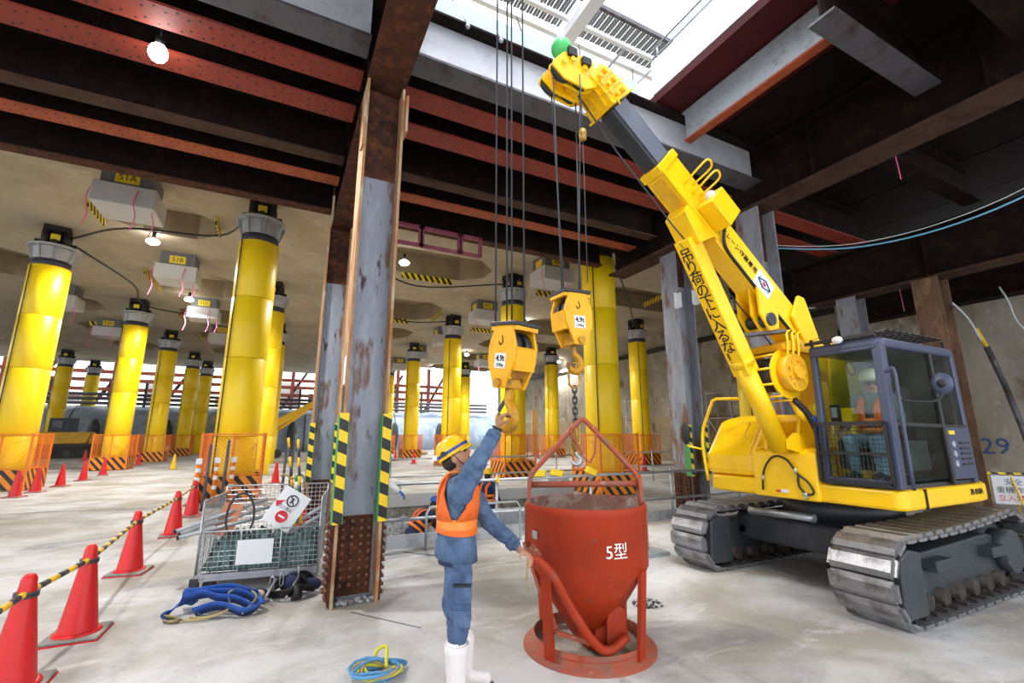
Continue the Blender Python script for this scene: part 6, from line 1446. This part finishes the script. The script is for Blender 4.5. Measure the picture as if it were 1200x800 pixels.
for k, pts in enumerate((((-.22, -.10, .01), (-.16, 0, .06), (-.05, .06, .10), (.08, .04, .12), (.2, .0, .05)), ((-.2, .0, .02), (-.1, -.08, .04), (.02, -.12, .05), (.14, -.06, .07), (.26, .06, .03)), ((-.1, .12, .03), (.02, .12, .10), (.14, .1, .12), (.24, .12, .05)))):
    ribbon(pts, .075, 'harness_strap', 'black', hs)
for c, r in (((.02, .07, .09), (.09, .06, .065)), ((.20, .08, .06), (.11, .05, .045)), ((-.3, .05, .035), (.10, .05, .03))): m = MB(); m.sphere(c, r, 12, 8); m.build('harness_pad', 'navy', hs)
m = MB(); m.cyl((.06, -.11, .05), (.13, -.07, .05), .05, n=16); m.build('retractor', 'black', hs)
for k, c in enumerate(((-.16, -.02, .10), (-.08, .02, .12), (.08, .03, .15))):
    oval(c, .02, .045, .006, .8 * k).build('carabiner', 'galv', hs)
for a, b in (((-.20, -.14, .02), (-.12, -.02, .13)), ((.0, -.12, .02), (.09, .02, .13)), ((-.14, -.15, .03), (-.10, -.19, .02))): m = MB(); m.cyl(a, b, .011, n=8); m.build('lanyard_hook', 'galv', hs)
m = MB(); m.sphere((-.26, -.07, .04), (.06, .05, .04), 10, 8); m.build('cloth_glove', 'sand_bag', hs)
rc = thing('rope_coil', 'blue and yellow rope coil on the floor at the bottom edge of the photo', 'rope', (.77, 3.66, 0), R(-26))
rnd = random.Random(13)
for k in range(5):
    P = []; ph = rnd.random() * 6
    for i in range(26):
        a = 2 * PI * i / 13 + ph; q = .10 + .035 * math.sin(a * 1.5 + k) + .01 * k; P.append((q * math.cos(a) * 1.05 + .02 * math.sin(k), q * math.sin(a) * .85 - .02 * k, .02 + .022 * k * .6 + .012 * math.sin(a * 2 + k)))
    m = MB(); m.tube(P, .011, 7); m.build('rope_turn', ('rope_blue', 'rope_blue', 'rope_yellow', 'rope_tan', 'rope_blue')[k], rc)
m = MB(); m.tube(smooth_path([(-.06, .08, .06), (-.05, .13, .10), (.0, .14, .12), (.03, .09, .13), (.05, .0, .10), (.07, -.06, .07)], 5), .013, 7); m.build('rope_turn', 'rope_yellow', rc)
m = MB(); m.tube(smooth_path([(.05, .02, .08), (.12, .06, .06), (.17, .10, .03), (.15, .04, .04), (.09, .0, .08)], 5), .013, 7); m.build('rope_turn', 'rope_blue', rc)

# notice easel by the right wall, wall pipes, cables, ribbons under the deck
ez = thing('notice_easel', 'white notice board on a yellow folding stand by the right wall', 'sign', (14.3, 4.55, 0), R(-60)); ez.scale = (.85, .85, .85)
for x0, x1 in ((-.32, -.20), (.32, .20)):
    for y in (-.28, .28): m = MB(); m.bar((x0, y, 0), (x1, 0, .98), .035, .035); m.build('stand_leg', 'bar_yellow', ez)
m = MB(); m.bar((-.3, 0, .98), (.62, 0, .98), .05, .05); m.build('top_bar', 'stripe_tape', ez)
m = MB(); m.box(-.16, .62, -.04, -.02, .22, .92); pn = m.build('notice_panel', 'sign_white', ez)
for k, (s_, c_) in enumerate((('安全', 'text_blue'), ('重機作業', 'text_black'), ('立入禁止', 'text_red'))): text(s_, .17, c_, pn, frame((.23, -.042, .76 - .2 * k), (1, 0, 0), (0, 0, 1)), 'lettering')
for k, (pts, c_, l) in enumerate((([(13.1, 4.8, 5.11), (13.35, 4.5, 4.7), (13.9, 4.4, 4.3), (14.4, 4.4, 3.8)], 'cable_white', 'pale cable hanging down to the left wall pipe'), ([(15.8, 4.3, 5.3), (15.8, 4.2, 4.9), (16.1, 4.2, 4.4), (16.9, 4.1, 3.9)], 'cable_white', 'thin cable hanging down to the right wall pipe'))):
    m = MB(); m.tube(smooth_path(pts, 5), .02, 6); tag(m.build('hanging_cable', c_), l, 'cable', 'cables hanging by the right wall')
m = MB(); m.cyl((0, 0, .0), (-.6, .12, 2.3), .06, n=10); m.cyl((-.6, .12, 2.3), (-.95, .2, 3.3), .06, n=10); wp = m.build('wall_pipe', 'blue_beam'); wp.location = (16.4, 4.45, .5)
tag(wp, 'long grey pipe leaning on the right wall with striped sleeve', 'pipe')
m = MB(); m.cyl((-.05, 0, .6), (-.16, .03, 1.0), .075, n=10); m.build('striped_sleeve', 'stripe_tape', wp)
m = MB(); m.cyl((-.95, .2, 3.3), (-1.2, .25, 3.75), .045, n=10); m.build('pipe_hose', 'bar_yellow', wp)
m = MB(); m.cyl((0, 0, 0), (.0, 0, 2.6), .06, n=10); m.cyl((0, 0, 2.6), (-.35, .1, 3.0), .05, n=10); wp2 = m.build('wall_pipe', 'galv_dull'); wp2.location = (17.3, 4.0, .9); tag(wp2, 'shorter pale pipe on the right wall with a yellow hose end', 'pipe')
m = MB(); m.cyl((-.35, .1, 3.0), (-.75, .2, 3.4), .04, n=10); m.build('pipe_hose', 'bar_yellow', wp2)
m = MB(); m.tube(smooth_path([(8.4, 5.8, 5.5), (9.4, 4.2, 5.1), (10.2, 2.6, 5.3), (11.4, 1.0, 6.3)], 8), .016, 6); tag(m.build('overhead_cable', 'cable_blue'), 'blue cable sagging under the dark deck at upper right', 'cable', 'cables under the right deck')
m = MB(); m.tube(smooth_path([(8.4, 5.85, 5.58), (9.4, 4.3, 5.2), (10.2, 2.7, 5.4), (11.4, 1.05, 6.4)], 8), .008, 6); tag(m.build('overhead_cable', 'cable_white'), 'thin pale cable just above the blue one at upper right', 'cable', 'cables under the right deck')
for k, (x, y, z, L, l) in enumerate(((9.2, 3.4, 6.45, .42, 'pink ribbon under the dark deck above the blue cable'), (13.0, 5.2, 5.105, .55, 'pink ribbon hanging above the cab roof'), (14.6, 3.4, 5.6, .5, 'pink ribbon hanging at far right above the wall'))):
    m = MB(); m.bar((0, 0, 0), (.10, .02, -L), .035, .006, (0, 1, 0)); o = m.build('marker_ribbon', 'pink'); o.location = (x, y, z); tag(o, l, 'ribbon', 'pink marker ribbons')
for k, pts in enumerate((((10.6, 7.4, 5.6), (11.0, 7.3, 5.0), (11.6, 7.2, 4.9), (12.7, 7.0, 5.05)), ((11.4, 7.2, 5.4), (11.5, 7.1, 4.6), (11.9, 7.1, 4.3), (12.3, 7.0, 5.0)))):
    m = MB(); m.tube(smooth_path(pts, 5), .02, 6); tag(m.build('loose_cable', 'cable_white'), ('upper' if k == 0 else 'lower') + ' loose pale cable looped behind the crane boom foot', 'cable', 'loose cables behind the boom')
